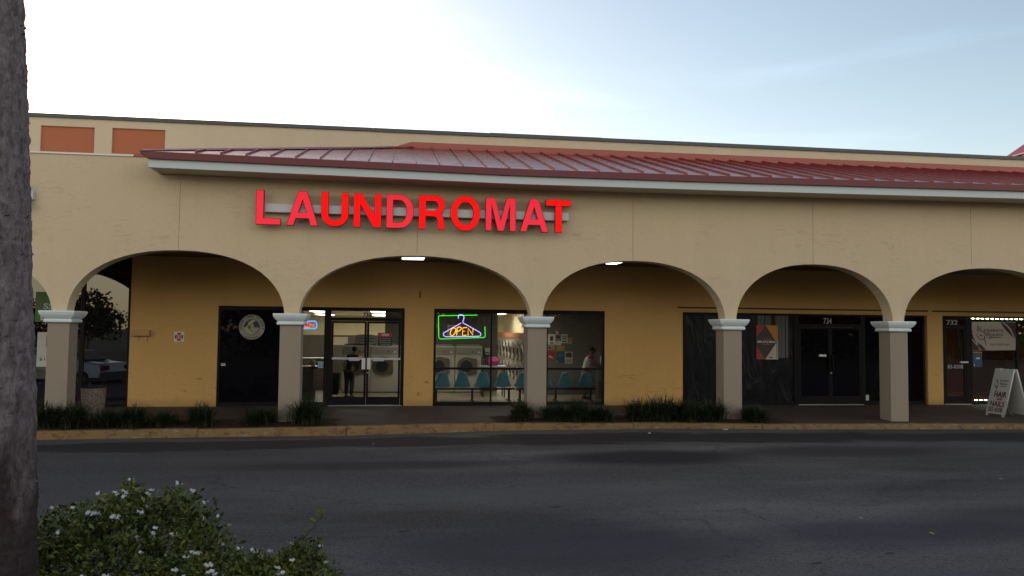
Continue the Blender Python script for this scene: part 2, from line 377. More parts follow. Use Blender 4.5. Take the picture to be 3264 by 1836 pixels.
# kerb: short cast lengths, rounded nose, a little uneven
g = MB(); x = -16.0
while x < 30:
    L = random.choice((2.9, 3.05, 3.0)); a = x+.006; b = x+L-.006; rings = []
    dz = random.uniform(-.006, .006); dy = random.uniform(-.012, .012)
    for k in range(11):
        q = a+(b-a)*k/10; t, u = ip(q, KT)+dz+random.uniform(-.003, .003), ip(q, KB); y = KY+dy+random.uniform(-.004, .004)
        rings.append([(q, y-.03, u-.25), (q, y-.012, t-.035), (q, y-.004, t-.012), (q, y+.02, t), (q, y+.16, t+.004), (q, y+.16, u-.25)])
    g.loft(rings); x += L
tag(g.build('kerb', 'kerb_paint'), kind='structure')
def bed(x0, x1, y0, y1):
    g = MB(); nx = max(3, int((x1-x0)/.15)); rows = []
    for j in range(7):
        t = j/6; row = []
        for i in range(nx+1):
            u = i/nx; q = x0+(x1-x0)*u; y = y0+(y1-y0)*t
            e = min(1, 4*min(u*(x1-x0), (1-u)*(x1-x0)), 5*t*(y1-y0), 5*(1-t)*(y1-y0))
            row.append(g.b.verts.new((q+.05*math.sin(7*y+3*q), y+.03*math.sin(5*q), walk_z(q, y)+.005+.045*max(0, e)+.018*noise.noise((q*5, y*5, 0))*max(0, e))))
        rows.append(row)
    for a, b in zip(rows, rows[1:]):
        for i in range(nx): g.b.faces.new((a[i], a[i+1], b[i+1], b[i]))
    return tag(g.build('mulch_bed', 'mulch', smooth=True), kind='structure')
bed(-9.0, -1.25, KY+.17, 17.95); bed(2.05, 8.75, KY+.17, 17.95)

# ------------------------------------------------------------------ the arcade building
B = thing('shopping_arcade', 'long cream stucco shop row with arches, ochre walls and red metal canopy roof', 'building', (4, YC, 0))
ARCH = [(-12.3, -6.90), (-6.634, -2.363), (-2.078, 2.858), (3.102, 7.301), (7.551, 11.396), (11.66, 16.10), (16.36, 20.8)]
SPR, APX = 2.10, [3.49, 3.494, 3.492, 3.491, 3.508, 3.508, 3.5]
def arch_pts(i, n=26):
    a, b = ARCH[i]; c, hw = (a+b)/2, (b-a)/2; h = APX[i]-SPR; out = []
    for k in range(n+1):
        th = math.pi*(1-k/n); ex = 2/2.22
        cx, sy = math.cos(th), math.sin(th)
        out.append((c+hw*math.copysign(abs(cx)**ex, cx), SPR+h*abs(sy)**ex))
    return out
g = MB(); XL, XR, ZT = -16, 24, 5.40
# front and back skins in vertical strips so that no face is concave, intrados between them
def skin(Y):
    cuts = [(XL, SPR, SPR)]
    for i in range(len(ARCH)):
        P = arch_pts(i); cuts.append((P[0][0], SPR, P[0][1]))
        for p in P[1:-1]: cuts.append((p[0], p[1], p[1]))
        cuts.append((P[-1][0], P[-1][1], SPR))
    cuts.append((XR, SPR, SPR))
    for (x0, _, r0), (x1, l1, _) in zip(cuts, cuts[1:]):
        g.face([(x0, Y, r0), (x1, Y, l1), (x1, Y, ZT), (x0, Y, ZT)])
skin(YC+.06); skin(YB)
for i in range(len(ARCH)):
    P = arch_pts(i)
    for p, q in zip(P, P[1:]): g.face([(p[0], YC+.06, p[1]), (q[0], YC+.06, q[1]), (q[0], YB, q[1]), (p[0], YB, p[1])])
for (a, b), (c, d) in zip(ARCH, ARCH[1:]): g.face([(b, YC+.06, SPR), (c, YC+.06, SPR), (c, YB, SPR), (b, YB, SPR)])
g.face([(XL, YC+.06, ZT), (XR, YC+.06, ZT), (XR, YP, ZT), (XL, YP, ZT)])
wall = g.build('arcade_wall', 'cream_stucco', B, weld=True)
for px, y0, y1 in ((569, 578, 796), (1331, 735, 808), (2020, 632, 828), (2595, 640, 840), (3100, 655, 850)):
    x = X_(px, YC, 700); bx('control_joint', 'joint', B, x-.006, x+.006, YC+.0585, YC+.064, Z_(px, y1, YC), min(Z_(px, y0, YC), 5.06))
bx('coping', 'white_paint', B, XL, -5.45, YC+.03, YC+.2, 5.401, 5.43)
bx('corner_flashing', 'flash_red', B, -5.44, -5.0, YC+.03, YC+.3, 5.401, 5.46)
# columns with capitals
COLX = [(-6.9515, -6.5405), (-2.4389, -2.0103), (2.7762, 3.1968), (7.2285, 7.6583), (11.2731, 11.7125), (15.98, 16.42)]
COLL = ['taupe column half hidden by grass']
for i, (a, b) in enumerate(COLX):
    zt = 1.985
    co = bx('column', 'taupe_stucco', B, a, b, YC, YB, -.22, zt, bevel=.006)
    prof = [(.012, zt-.005), (.045, zt-.005), (.062, zt+.012), (.062, zt+.045), (.045, zt+.062), (.052, zt+.075), (.085, zt+.105), (.118, zt+.155), (.135, zt+.205), (.130, zt+.232), (.0, zt+.236)]
    g = MB(); g.loft([[(a-o, YC-o, z), (b+o, YC-o, z), (b+o, YB+o, z), (a-o, YB+o, z)] for o, z in prof])
    g.build('capital', 'capital_paint', co, bevel=.004)
# walkway ceiling and lamps in it
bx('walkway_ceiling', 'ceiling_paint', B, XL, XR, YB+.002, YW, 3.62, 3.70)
for nm, px, py, hw in (('a', 1317, 823, .25), ('b', 1958, 839, .13)):
    p = at(px, py, 18.75)
    lp = thing('ceiling_lamp', {'a': 'long lit ceiling lamp glowing under the arch right of the double doors', 'b': 'small lit ceiling lamp under the arch left of the vacant shop'}[nm], 'lamp', (p.x, 18.8, 3.62), 'lamps on the walkway ceiling')
    bx('housing', 'white_paint', lp, p.x-hw-.02, p.x+hw+.02, 18.45, 19.1, 3.575, 3.619)
    bx('diffuser', 'walk_lamp', lp, p.x-hw, p.x+hw, 18.5, 19.05, 3.555, 3.574)
p = at(1407, 832, 18.9); base_at('sprinkler_head', 'tiny dark sprinkler stub on the walkway ceiling beside the long lamp', 'sprinkler', MB().lathe([(.03, 3.615), (.03, 3.56), (.012, 3.55), (.012, 3.52), (.03, 3.515)], (p.x, 18.9), 8), 'black', (p.x, 18.9, 3.62))

# shop-front wall with its openings
xd0, xd1 = -4.36, .153; xw0, xw1 = .885, 5.325; xv0, xv1 = 7.44, 14.42; xs0 = 14.93
HD, HV = 2.445, 2.445
g = MB()
g.box(-6.39, xd0, YW, YW+.2, -.05, 3.62).box(xd0, xd1, YW, YW+.2, HD, 3.62).box(xd1, xw0, YW, YW+.2, -.05, 3.62).box(xw0, xw1, YW, YW+.2, HD, 3.62)
g.box(xw1, xv0, YW, YW+.2, -.05, 3.62).box(xv0, XR, YW, YW+.2, HV, 3.62)
g.build('shop_wall', 'ochre_stucco', B, weld=True)
bx('pier', 'ochre_stucco', B, 14.47, xs0, YW-.02, YW+.2, -.05, HV-.003)
bx('trim_strip', 'trim_dark', B, X_(2160, YW, 980), X_(2956, YW, 992), YW-.03, YW-.001, 2.548, 2.585)
bx('trim_strip', 'trim_dark', B, X_(2971, YW, 993), XR, YW-.03, YW-.001, 2.548, 2.585)
bx('cable_cover', 'trim_dark', B, *rect(1337, 928, 1341, 950, YW)[:2], YW-.012, YW-.001, *rect(1337, 928, 1341, 950, YW)[2:])
g = MB(); a = rect(425, 1051, 480, 1071, YW); g.box(a[0], a[1], YW-.10, YW-.001, a[2], a[3])
for px in (440, 468): x = X_(px, YW); g.box(x-.008, x+.008, YW-.02, YW-.001, a[2]-.14, a[2]-.005)
base_at('junction_box', 'ochre painted box with two conduit stubs left of the red emblem plate', 'utility box', g, 'ochre_stucco', ((a[0]+a[1])/2, YW, a[2]), bevel=.004)
a = at(1333, 1254, YW); base_at('hose_bib', 'small ochre painted wall tap low beside the double doors', 'tap', MB().box(a.x-.02, a.x+.02, YW-.06, YW-.001, a.z-.03, a.z+.04), 'ochre_stucco', (a.x, YW, a.z))

def window(xa, xb, za, zb, mull=(), rails=(), glass='clear_glass', fw=.055, top=.10, bot=.09, Y=YW, name='window', label=None, pane_y=.06, fm='alu_dark', setback=.03):
    """frame mesh of the opening with one pane per light"""
    y0, y1 = Y+setback, Y+setback+.09
    g = MB(); g.box(xa, xb, y0, y1, zb-top, zb-.002).box(xa, xb, y0, y1, za, za+bot).box(xa, xa+fw, y0, y1, za+bot, zb-top).box(xb-fw, xb, y0, y1, za+bot, zb-top)
    ed = [xa+fw] + [q for m_ in mull for q in (m_[0], m_[1])] + [xb-fw]
    for m_ in mull: g.box(m_[0], m_[1], y0, y1, za+bot, zb-top)
    for i in range(0, len(ed), 2):
        for r in rails: g.box(ed[i], ed[i+1], y0+.01, y1-.01, r[0], r[1])
    w = g.build(name, fm, B, bevel=.003)
    if label: w['label'] = label
    for i in range(0, len(ed), 2):
        zs = [za+bot] + [q for r in rails for q in r] + [zb-top]
        for k in range(0, len(zs), 2): bx('pane', glass, w, ed[i], ed[i+1], Y+pane_y, Y+pane_y+.006, zs[k], zs[k+1])
    return w
def leaf(xa, xb, za, zb, glass, pull, Y=YW, name='door', bar=True, rail=.055, bot=.19, top=.05):
    y0, y1 = Y+.035, Y+.08
    g = MB(); g.box(xa, xa+rail, y0, y1, za, zb).box(xb-rail, xb, y0, y1, za, zb).box(xa+rail, xb-rail, y0, y1, za, za+bot).box(xa+rail, xb-rail, y0, y1, zb-top, zb)
    d = g.build(name, 'alu_dark', B, bevel=.003)
    bx('pane', glass, d, xa+rail, xb-rail, Y+.055, Y+.061, za+bot, zb-top)
    return d
# left shop, mirror-like glazing up to the ceiling
wl = window(-15, -6.40, .02, 3.60, mull=((-11.2, -11.1), (-7.53, -7.43)), glass='mirror_glass', top=.45, bot=.06, label='tall mirror dark shop window behind the trash can')
# dark filmed window of the laundry
w1 = window(xd0+.004, -2.45, .0, HD, glass='dark_glass', label='dark filmed window with the round laundry emblem')
# clear side light and double door
w2 = window(-2.45+.003, -1.774, .0, HD, glass='clear_glass', fw=.05, label='clear side light left of the double doors')
g = MB(); y0, y1 = YW+.03, YW+.12
g.box(-1.772, -1.66, y0, y1, 0, HD-.003).box(.065, xd1-.003, y0, y1, 0, HD-.003).box(-1.66, .065, y0, y1, 2.355, HD-.003).box(-1.66, .065, y0, y1, 2.11, 2.195).box(-1.66, .065, y0-.02, y1, -.005, .022)
df = g.build('door_frame', 'alu_dark', B, bevel=.003)
bx('pane', 'clear_glass', df, -1.66, .065, YW+.06, YW+.066, 2.195, 2.355)
bx('threshold', 'alu_bright', df, -1.70, .10, YW-.03, YW+.008, .0, .014)
a = rect(1157, 996, 1184, 1012, YW); text_xz('736', 'black', df, a[0], a[1], a[2], a[3], YW+.05, .022, 'door_number')
for i, (xa, xb) in enumerate(((-1.655, -.785), (-.779, .06))):
    d = leaf(xa, xb, .03, 2.105, 'clear_glass', None)
    a = rect(*((1058, 1140, 1153, 1146) if i == 0 else (1182, 1141, 1276, 1147)), YW)
    bx('push_bar', 'alu_bright', d, a[0], a[1], YW-.02, YW+.015, a[2], a[3], bevel=.004)
    a = rect(*((1112, 1139, 1146, 1150) if i == 0 else (1190, 1140, 1224, 1151)), YW)
    bx('push_paddle', 'alu_bright', d, a[0], a[1], YW-.035, YW-.021, a[2], a[3], bevel=.004)
    a = rect(*((1153, 1141, 1164, 1177) if i == 0 else (1170, 1141, 1181, 1177)), YW)
    bx('pull_plate', 'white_paint', d, a[0], a[1], YW-.05, YW+.034, a[2], a[3], bevel=.005)
    if i == 0: a = at(1171, 1188, YW); MB().disc((a.x, a.z), .014, YW-.012, YW+.03, 12).build('lock', 'alu_bright', d)
# big clear window
w3 = window(xw0+.004, xw1-.004, .0, HD, mull=((2.337, 2.377), (3.775, 3.825)), rails=((.905, .962),), top=.105, bot=.085, label='wide clear laundry window with a hanger neon inside')
# vacant shop 734
w4 = window(xv0+.004, 10.63, .0, HV, mull=((8.96, 9.02),), glass='black_plastic', top=.06, label='vacant shop window covered with black plastic sheeting')
g = MB(); g.box(10.633, 10.72, y0, y1, 0, HV-.003).box(12.53, 12.59, y0, y1, 0, HV-.003).box(10.72, 12.53, y0, y1, 2.40, HV-.003).box(10.72, 12.53, y0, y1, 2.09, 2.17)
d7 = g.build('door_frame', 'alu_dark', B, bevel=.003); bx('pane', 'dark_glass', d7, 10.72, 12.53, YW+.06, YW+.066, 2.17, 2.40)
bx('threshold', 'alu_bright', d7, 10.68, 12.55, YW-.03, YW+.008, -.008, .008)
a = rect(2628, 1014, 2654, 1032, YW); text_xz('734', 'grey_decal', d7, a[0], a[1], a[2], a[3], YW+.05, .004, 'door_number')
for xa, xb in ((10.725, 11.62), (11.626, 12.525)):
    d = leaf(xa, xb, .03, 2.085, 'dark_glass', None)
    q = xb-.05 if xa < 11 else xa+.03
    bx('handle', 'alu_dark', d, q, q+.03, YW-.03, YW+.034, .9, 1.35, bevel=.004)
    if xa < 11:
        a = rect(2612, 1130, 2635, 1137, YW); bx('mail_slot', 'white_paint', d, a[0], a[1], YW+.02, YW+.034, a[2], a[3])
        a = at(2651, 1189, YW); MB().disc((a.x, a.z), .016, YW+.01, YW+.034, 12).build('lock', 'alu_bright', d)
w5 = window(12.594, xv1, .0, HV, glass='dark_glass', top=.06, label='dark window between vacant shop door and ochre pier')
# salon 732
g = MB(); g.box(xs0+.003, 15.03, y0, y1, 0, HV-.003).box(15.67, 15.80, y0, y1, 0, HV-.003).box(15.03, 15.67, y0, y1, 2.36, HV-.003).box(15.03, 15.67, y0, y1, 2.12, 2.20)
d8 = g.build('door_frame', 'alu_dark', B, bevel=.003); bx('pane', 'clear_glass', d8, 15.03, 15.67, YW+.06, YW+.066, 2.20, 2.36)
bx('threshold', 'alu_bright', d8, 14.97, 15.78, YW-.03, YW+.008, -.008, .008)
a = rect(3021, 1020, 3056, 1036, YW); text_xz('732', 'grey_decal', d8, a[0], a[1], a[2], a[3], YW+.05, .012, 'door_number')
d = leaf(15.035, 15.665, .03, 2.115, 'clear_glass', None)
a = rect(3017, 1163, 3074, 1175, YW); text_xz('283-8308', 'grey_decal', d, a[0], a[1], a[2], a[3], YW+.045, .012, 'phone_number')
a = rect(3062, 1152, 3086, 1157, YW); bx('push_bar', 'alu_bright', d, a[0], a[1], YW-.01, YW+.034, a[2], a[3])
w6 = window(15.805, 20.0, .0, HV, mull=((17.235, 17.30),), glass='clear_glass', top=.06, label='salon window with a light strip round its edge')

# soffit, fascia, roof
exs = [-4.93+i*.5 for i in range(0, 58)]
def sweep(name, m, prof, x0, parent, x1=None):
    g = MB(); qs = [x0]+[x for x in exs if x > x0+.05]
    g.loft([[(x, y, z+ip(x, EV)) for y, z in prof] for x in qs])
    return g.build(name, m, parent)
sweep('soffit', 'soffit_paint', [(16.60, 5.072), (YC+.059, 5.072), (YC+.059, 5.09), (16.60, 5.09)], -4.92, B)
sweep('fascia', 'fascia_gray', [(16.50, 5.05), (16.60, 5.05), (16.60, 5.23), (16.50, 5.23)], -4.93, B)
g = MB(); g.box(-4.93, -4.88, 16.603, YC+.058, 5.055, 5.23); g.build('fascia_return', 'fascia_gray', B)
def e_(x): return ip(x, EV)
RE, RT = (16.44, 5.355), (YP-.01, 6.66)          # eave and top of the slope, (y, z)
TIP = -5.08; HIPX = .28
slope = (RT[1]-RE[1])/(RT[0]-RE[0])
def roof_z(x, y): return RE[1]+(y-RE[0])*slope + e_(x)*(1-(y-RE[0])/(RT[0]-RE[0]))
def hip_y(x): return RT[0] if x >= HIPX else RE[0]+(RT[0]-RE[0])*(x-TIP)/(HIPX-TIP)
g = MB(); q = [TIP]+[TIP+i*.25 for i in range(1, 108)]
for a, b in zip(q, q[1:]):
    ya, yb = hip_y(a), hip_y(b)
    if ya <= RE[0]+1e-6: g.face([(a, RE[0], roof_z(a, RE[0])), (b, RE[0], roof_z(b, RE[0])), (b, yb, roof_z(b, yb))])
    else: g.face([(a, RE[0], roof_z(a, RE[0])), (b, RE[0], roof_z(b, RE[0])), (b, yb, roof_z(b, yb)), (a, ya, roof_z(a, ya))])
g.face([(TIP, RE[0], RE[1]), (HIPX, RT[0], RT[1]), (TIP, RT[0], RE[1])])
x = -4.04
while x < 21.5:                                   # standing seams
    yt = hip_y(x)-.02; w_, h_ = .010, .048
    if yt > RE[0]+.15:
        ring = lambda y: [(x-w_, y, roof_z(x, y)+.003), (x+w_, y, roof_z(x, y)+.003), (x+w_*.6, y, roof_z(x, y)+h_), (x-w_*.6, y, roof_z(x, y)+h_)]
        g.loft([ring(RE[0]-.005), ring(yt)])
    x += .4825
roof = g.build('roof', 'roof_red', B, flip=True)
g = MB(); x = -4.04
while x < 21.5:
    a_, b_ = x+.016, x+.4825-.016; z_ = lambda q, y, d: roof_z(q, y)+d
    g.loft([[(q, RE[0]-.012, z_(q, RE[0], -.030)), (q, RE[0]+.11, z_(q, RE[0]+.11, .004)), (q, RE[0]+.11, z_(q, RE[0]+.11, -.002)), (q, RE[0]-.012, z_(q, RE[0], -.036))] for q in (a_, b_)]); x += .4825
g.build('pan_ends', 'lip_glint', roof)  # turned-down pan ends in pale bright metal, standing in for sky glints
g = MB(); g.loft([[(TIP+.02+dx, RE[0]-.01+dy, RE[1]+dz) for dx, dy, dz in ((-.07, .05, -.012), (0, 0, .03), (.07, -.05, -.004))] , [(HIPX+dx, RT[0]+dy, RT[1]+dz) for dx, dy, dz in ((-.07, .05, -.012), (0, 0, .05), (.07, -.05, .0))]])
g.build('hip_cap', 'roof_red', roof)
g = MB(); qs = [TIP+.0]+exs[0:]
g.loft([[(x, 16.425, z0+e_(x)) if k in (0, 3) else (x, 16.49, z0+e_(x)) for k, z0 in ((0, 5.215 if x > -5 else 5.335), (1, 5.215 if x > -5 else 5.335), (2, 5.352), (3, 5.352))] for x in qs])
g.build('drip_edge', 'fascia_red', roof)
bx('side_drip_edge', 'fascia_red', roof, TIP-.005, TIP+.05, 16.50, YP-.02, 5.31, 5.352)
g = MB(); g.loft([[(-.09, YP-.03, 6.575), (-.09, YP-.001, 6.575), (-.09, YP-.001, 6.71), (-.09, YP-.03, 6.70)], [(.25, YP-.03, 6.65), (.25, YP-.001, 6.65), (.25, YP-.001, 6.82), (.25, YP-.03, 6.815)], [(XR, YP-.03, 6.66), (XR, YP-.001, 6.66), (XR, YP-.001, 6.845), (XR, YP-.03, 6.84)]])
g.build('flashing', 'flash_red', roof)
# upper wall with its sunk terracotta panels, and metal coping
PAN = [(-8.815, -7.566, 6.20, 6.842), (-7.155, -5.895, 6.21, 6.855)]
g = MB(); Z0, Z1 = 3.70, 7.06
g.box(XL, PAN[0][0], YP, YP+.3, Z0, Z1).box(PAN[0][1], PAN[1][0], YP, YP+.3, Z0, Z1).box(PAN[1][1], 26, YP, YP+.3, Z0, Z1)
for a, b, c_, d_ in PAN: g.box(a, b, YP, YP+.3, d_, Z1).box(a, b, YP, YP+.3, Z0, c_)
g.build('upper_wall', 'upper_stucco', B, weld=True)
for a, b, c_, d_ in PAN: bx('sunk_panel', 'terracotta', B, a+.001, b-.001, YP+.05, YP+.28, c_+.001, d_-.001)
g = MB(); xq = XL
while xq < 26: g.box(xq, min(xq+3.045, 26), YP-.05, YP+.36, 7.05+random.uniform(-.004, .004), 7.145+random.uniform(-.006, .006)); xq += 3.05
g.build('parapet_coping', 'parapet_metal', B)
bx('back_wall', 'upper_stucco', B, XL, 26, 37, 37.3, -.1, 7.0)
bx('flat_roof', 'parapet_metal', B, XL, 26, YP+.31, 36.99, 6.2, 6.4)
bx('side_wall', 'upper_stucco', B, XL-.3, XL-.001, YC+.06, 37.3, -.1, 7.0)
bx('side_wall', 'upper_stucco', B, 26.001, 26.3, YC+.06, 37.3, -.1, 7.0)
# corner turret beyond the far end of the parapet
p = at(3252, 500, 25); q = at(3241, 484, 25)
tw = bx('turret', 'upper_stucco', B, p.x+.42, p.x+6, 25, 26, 6.45, q.z-.02)
g = MB(); zc = q.z; x0_, x1_ = q.x+.42, p.x+6+(p.x-q.x)
g.loft([[(x0_, 24.85, zc), (x1_, 24.85, zc), (x1_, 26.1, zc), (x0_, 26.1, zc)], [(x0_, 24.85, zc+.04), (x1_, 24.85, zc+.04), (x1_, 26.1, zc+.04), (x0_, 26.1, zc+.04)], [(x0_+.6, 25.45, zc+.62), (x1_-.6, 25.45, zc+.62), (x1_-.6, 25.5, zc+.62), (x0_+.6, 25.5, zc+.62)]]); g.build('turret_roof', 'roof_red', tw)
#@PART2
# ------------------------------------------------------------------ inside the laundry (still the building)
RX0, RX1, RY0, RY1, RZ = -5.6, 6.35, YW+.21, 36.9, 2.50
bx('room_floor', 'room_floor', B, RX0, RX1, YW+.21, RY1, -.06, -.004)
bx('room_ceiling', 'room_ceiling', B, RX0, RX1, YW+.2, RY1, RZ, RZ+.06)
bx('room_wall', 'room_cream', B, RX0, RX1, RY1-.05, RY1, 0, RZ-.002)
bx('room_wall', 'room_cream', B, RX0-.1, RX0-.001, RY0, RY1, 0, RZ-.002)
bx('room_wall', 'room_cream', B, RX1+.001, RX1+.1, RY0, RY1, 0, RZ-.002)
bx('dado_wall', 'room_dado', B, RX0+.002, -.42, 30, 30.15, 0, 1.67)
bx('bulkhead_wall', 'room_grey', B, -.41, 3.10, 25.22, 25.34, 0, RZ-.002)
bx('partition_wall', 'room_grey', B, 3.74, RX1-.002, 23.86, 23.98, 0, RZ-.002)
bx('dryer_wall', 'room_cream', B, 4.05, 4.15, 24.0, 31.0, 1.83, RZ-.002)
TR = [(1016, 27.2, .26), (1210, 27.2, .26), (1404, 27.2, .24), (1588, 27.2, .26), (1036, 34.0, .3), (1213, 34.0, .3), (1393, 34.0, .3), (1552, 34.0, .3), (1330, 23.0, .24), (1650, 22.6, .24)]  # last two panels are added out of view to light seats and people
TL = ['lit ceiling panel at the far left above the counter', 'lit ceiling panel above the double doors, nearer of two', 'lit ceiling panel at the left corner of the hanger neon, upper one', 'lit ceiling panel right of the window mullion', 'small far ceiling panel left of the door frame', 'far lit ceiling panel beside the number 736', 'far lit ceiling panel touching the green neon corner at left', 'far lit ceiling panel behind the right end of green neon', 'added ceiling panel above the washing machines, unseen behind the window head', 'added ceiling panel lighting the blue seats, unseen behind the window head']
for (px, Y, hw), lb in zip(TR, TL):
    x = X_(px, Y, 1000); L = 1.5 if Y < 25 else 2.2
    t = thing('ceiling_light', lb, 'ceiling light', (x, Y, RZ), 'lit panels on the laundry ceiling')
    bx('frame', 'white_paint', t, x-hw-.03, x+hw+.03, Y-L/2-.03, Y+L/2+.03, RZ-.022, RZ-.001)
    bx('diffuser', 'troffer', t, x-hw, x+hw, Y-L/2, Y+L/2, RZ-.032, RZ-.0225)
# washing machines
def washer(xr, label):
    x0, x1, Yf = xr-.835, xr, 24.66; cx, cz = xr-.49, .80
    t = thing('washing_machine', label, 'washing machine', (xr-.42, 24.9, 0), 'front loading washing machines in a row')
    bx('body', 'washer_paint', t, x0, x1, Yf, 25.2, .02, 1.41, bevel=.012)
    g = MB(); g.box(x0+.02, x1-.02, Yf-.018, Yf-.001, 1.15, 1.36); cp = g.build('control_panel', 'panel_grey', t, bevel=.004)
    for k, (dx, r) in enumerate(((.52, .022), (.64, .014))): MB().disc((x0+dx, 1.235), r, Yf-.035, Yf-.0185, 12).build('knob', 'black', cp)
    bx('display', 'plastic_white', cp, x1-.15, x1-.07, Yf-.022, Yf-.0185, 1.20, 1.25)
    bx('name_strip', 'steel', cp, x0+.26, x1-.2, Yf-.021, Yf-.0185, 1.28, 1.335)
    g = MB(); N = 36; out = []
    for i in range(N):                             # ring with a squared hinge side
        a = 2*math.pi*i/N; cxx, szz = math.cos(a), math.sin(a); r = .285
        if cxx > .25: k = min(1.38, 1/max(abs(cxx), abs(szz))); out.append((cx+min(.40, r*k*1.1*cxx+.02), cz+.86*r*k*szz if abs(szz) < .9 else cz+r*szz))
        else: out.append((cx+r*cxx, cz+r*szz))
    g.prism(out, Yf-.05, Yf-.001); dr = g.build('door', 'ring', t, bevel=.01)
    MB().disc((cx, cz), .185, Yf-.075, Yf-.0505, 32).build('door_glass', 'door_dark', dr, bevel=.02)
    bx('kick_plate', 'black', t, x0+.01, x1-.01, Yf+.03, 25.1, -.004, .019)
    bx('rear_box', 'panel_grey', t, x0+.05, x1-.05, 24.95, 25.18, 1.4105, 1.46)
for xr, lb in ((2.57, 'washing machine behind the second blue seat, right of the hanger neon'), (1.72, 'washing machine at the left edge of the big clear window'), (.87, 'washing machine hidden behind the ochre wall beside the doors'), (.02, 'washing machine seen through the right door leaf'), (-.83, 'washing machine behind the person in dark clothes')):
    washer(xr, lb)
a = rect(1132, 1068, 1204, 1102, 25.0)
t = thing('vent_cabinet', 'grey slotted metal cabinet standing on top of the machines behind the door frame', 'cabinet', (a[0], 25, a[2])); bx('body', 'panel_grey', t, a[0], a[1], 24.8, 25.19, 1.462, a[3])
for k in range(3): bx('slot', 'black', t, a[0]+.12, a[1]-.1, 24.792, 24.7995, 1.52+.1*k, 1.535+.1*k)
# stacked dryers along the right
def dryer(y0):
    X = 3.75; t = thing('stacked_dryer', '', 'dryer', (X+.3, y0+.4, 0), 'stacked tumble dryers along the wall')
    bx('body', 'steel', t, X, 4.04, y0, y0+.83, 0, 1.66); bx('header_panel', 'orange_band', t, X-.012, X+.3, y0+.001, y0+.829, 1.661, 1.83)
    for zc in (1.27, .62):
        g = MB(); c_ = (y0+.415, zc); n = 24
        rg = lambda r, x: [(x, c_[0]+r*math.cos(2*math.pi*i/n), c_[1]+r*math.sin(2*math.pi*i/n)) for i in range(n)]
        g.loft([rg(.31, X-.001), rg(.31, X-.04), rg(.22, X-.045), rg(.22, X-.02)]); d = g.build('door', 'steel', t)
        MB().loft([rg(.218, X-.018), rg(.218, X-.012)]).build('door_glass', 'door_dark', d)
        bx('handle', 'black', d, X-.075, X-.041, y0+.06, y0+.10, zc-.1, zc+.1)
    bx('coin_panel', 'panel_grey', t, X-.01, X-.001, y0+.1, y0+.73, .93, .985)
    return t
D0 = dryer(24.05)
DL = ['nearest', 'second nearest', 'third nearest', 'fourth nearest', 'fifth nearest', 'sixth nearest', 'seventh nearest', 'farthest']
for k in range(8):
    d = D0 if k == 0 else copy_tree(D0)
    d.location.y += .84*k
    d['label'] = 'stacked steel dryer under the orange band, %s in the row' % DL[k]
# folding table, magenta bag, dispenser, picture
t = thing('folding_table', 'pale topped folding table behind the third and fourth blue seats', 'table', (2.75, 23.2, 0))
bx('tabletop', 'table_top', t, 2.36, 3.10, 22.9, 23.5, .84, .89, bevel=.008)
for x in (2.42, 3.04):
    for y in (22.96, 23.44): MB().tube([(x, y, 0), (x, y, .839)], .018, 6).build('leg', 'black', t)
g = MB(); g.loft([[(2.56, 23.0, .892), (2.86, 23.0, .892), (2.86, 23.35, .892), (2.56, 23.35, .892)], [(2.54, 23.0, 1.02), (2.88, 23.0, 1.02), (2.87, 23.35, 1.02), (2.55, 23.35, 1.02)], [(2.62, 23.08, 1.15), (2.84, 23.08, 1.14), (2.84, 23.28, 1.14), (2.62, 23.28, 1.15)]])
base_at('laundry_bag', 'magenta laundry bag sitting on the folding table', 'bag', g, 'magenta', (2.7, 23.2, .892), bevel=.03)
t = thing('shelf_rack', 'black wire rack on the left end of the folding table', 'rack', (2.45, 23.2, .892))
for x in (2.385, 2.50): MB().tube([(x, 23.05, .892), (x, 23.05, 1.14)], .012, 5).build('post', 'black', t)
for z in (.93, 1.04, 1.14): bx('shelf', 'black', t, 2.375, 2.51, 23.0, 23.25, z, z+.012)
a = rect(1544, 1109, 1560, 1130, 25.2)
t = thing('soap_dispenser', 'small white dispenser on the grey wall above the rack', 'dispenser', (a[0], 25.2, a[2])); bx('body', 'plastic_white', t, a[0], a[1], 25.08, 25.219, a[2], a[3], bevel=.01); bx('slot', 'black', t, a[0]+.03, a[1]-.03, 25.07, 25.0795, a[2]+.05, a[2]+.08)
a = rect(1426, 1036, 1469, 1075, 25.2)
t = thing('framed_notice', 'white framed notice on the grey wall behind the hanger neon', 'notice', (a[0], 25.2, a[2])); bx('frame', 'plastic_white', t, a[0], a[1], 25.19, 25.2195, a[2], a[3]); bx('sheet', 'paper_dull', t, a[0]+.04, a[1]-.04, 25.184, 25.1895, a[2]+.04, a[3]-.04)
a = rect(1060, 1074, 1108, 1100, 29.9); base_at('wall_notice', 'tan notice board on the low brown wall seen through the left door', 'notice', MB().box(a[0], a[1], 29.96, 29.998, a[2], a[3]), 'poster_cream', (a[0], 29.98, a[2]))
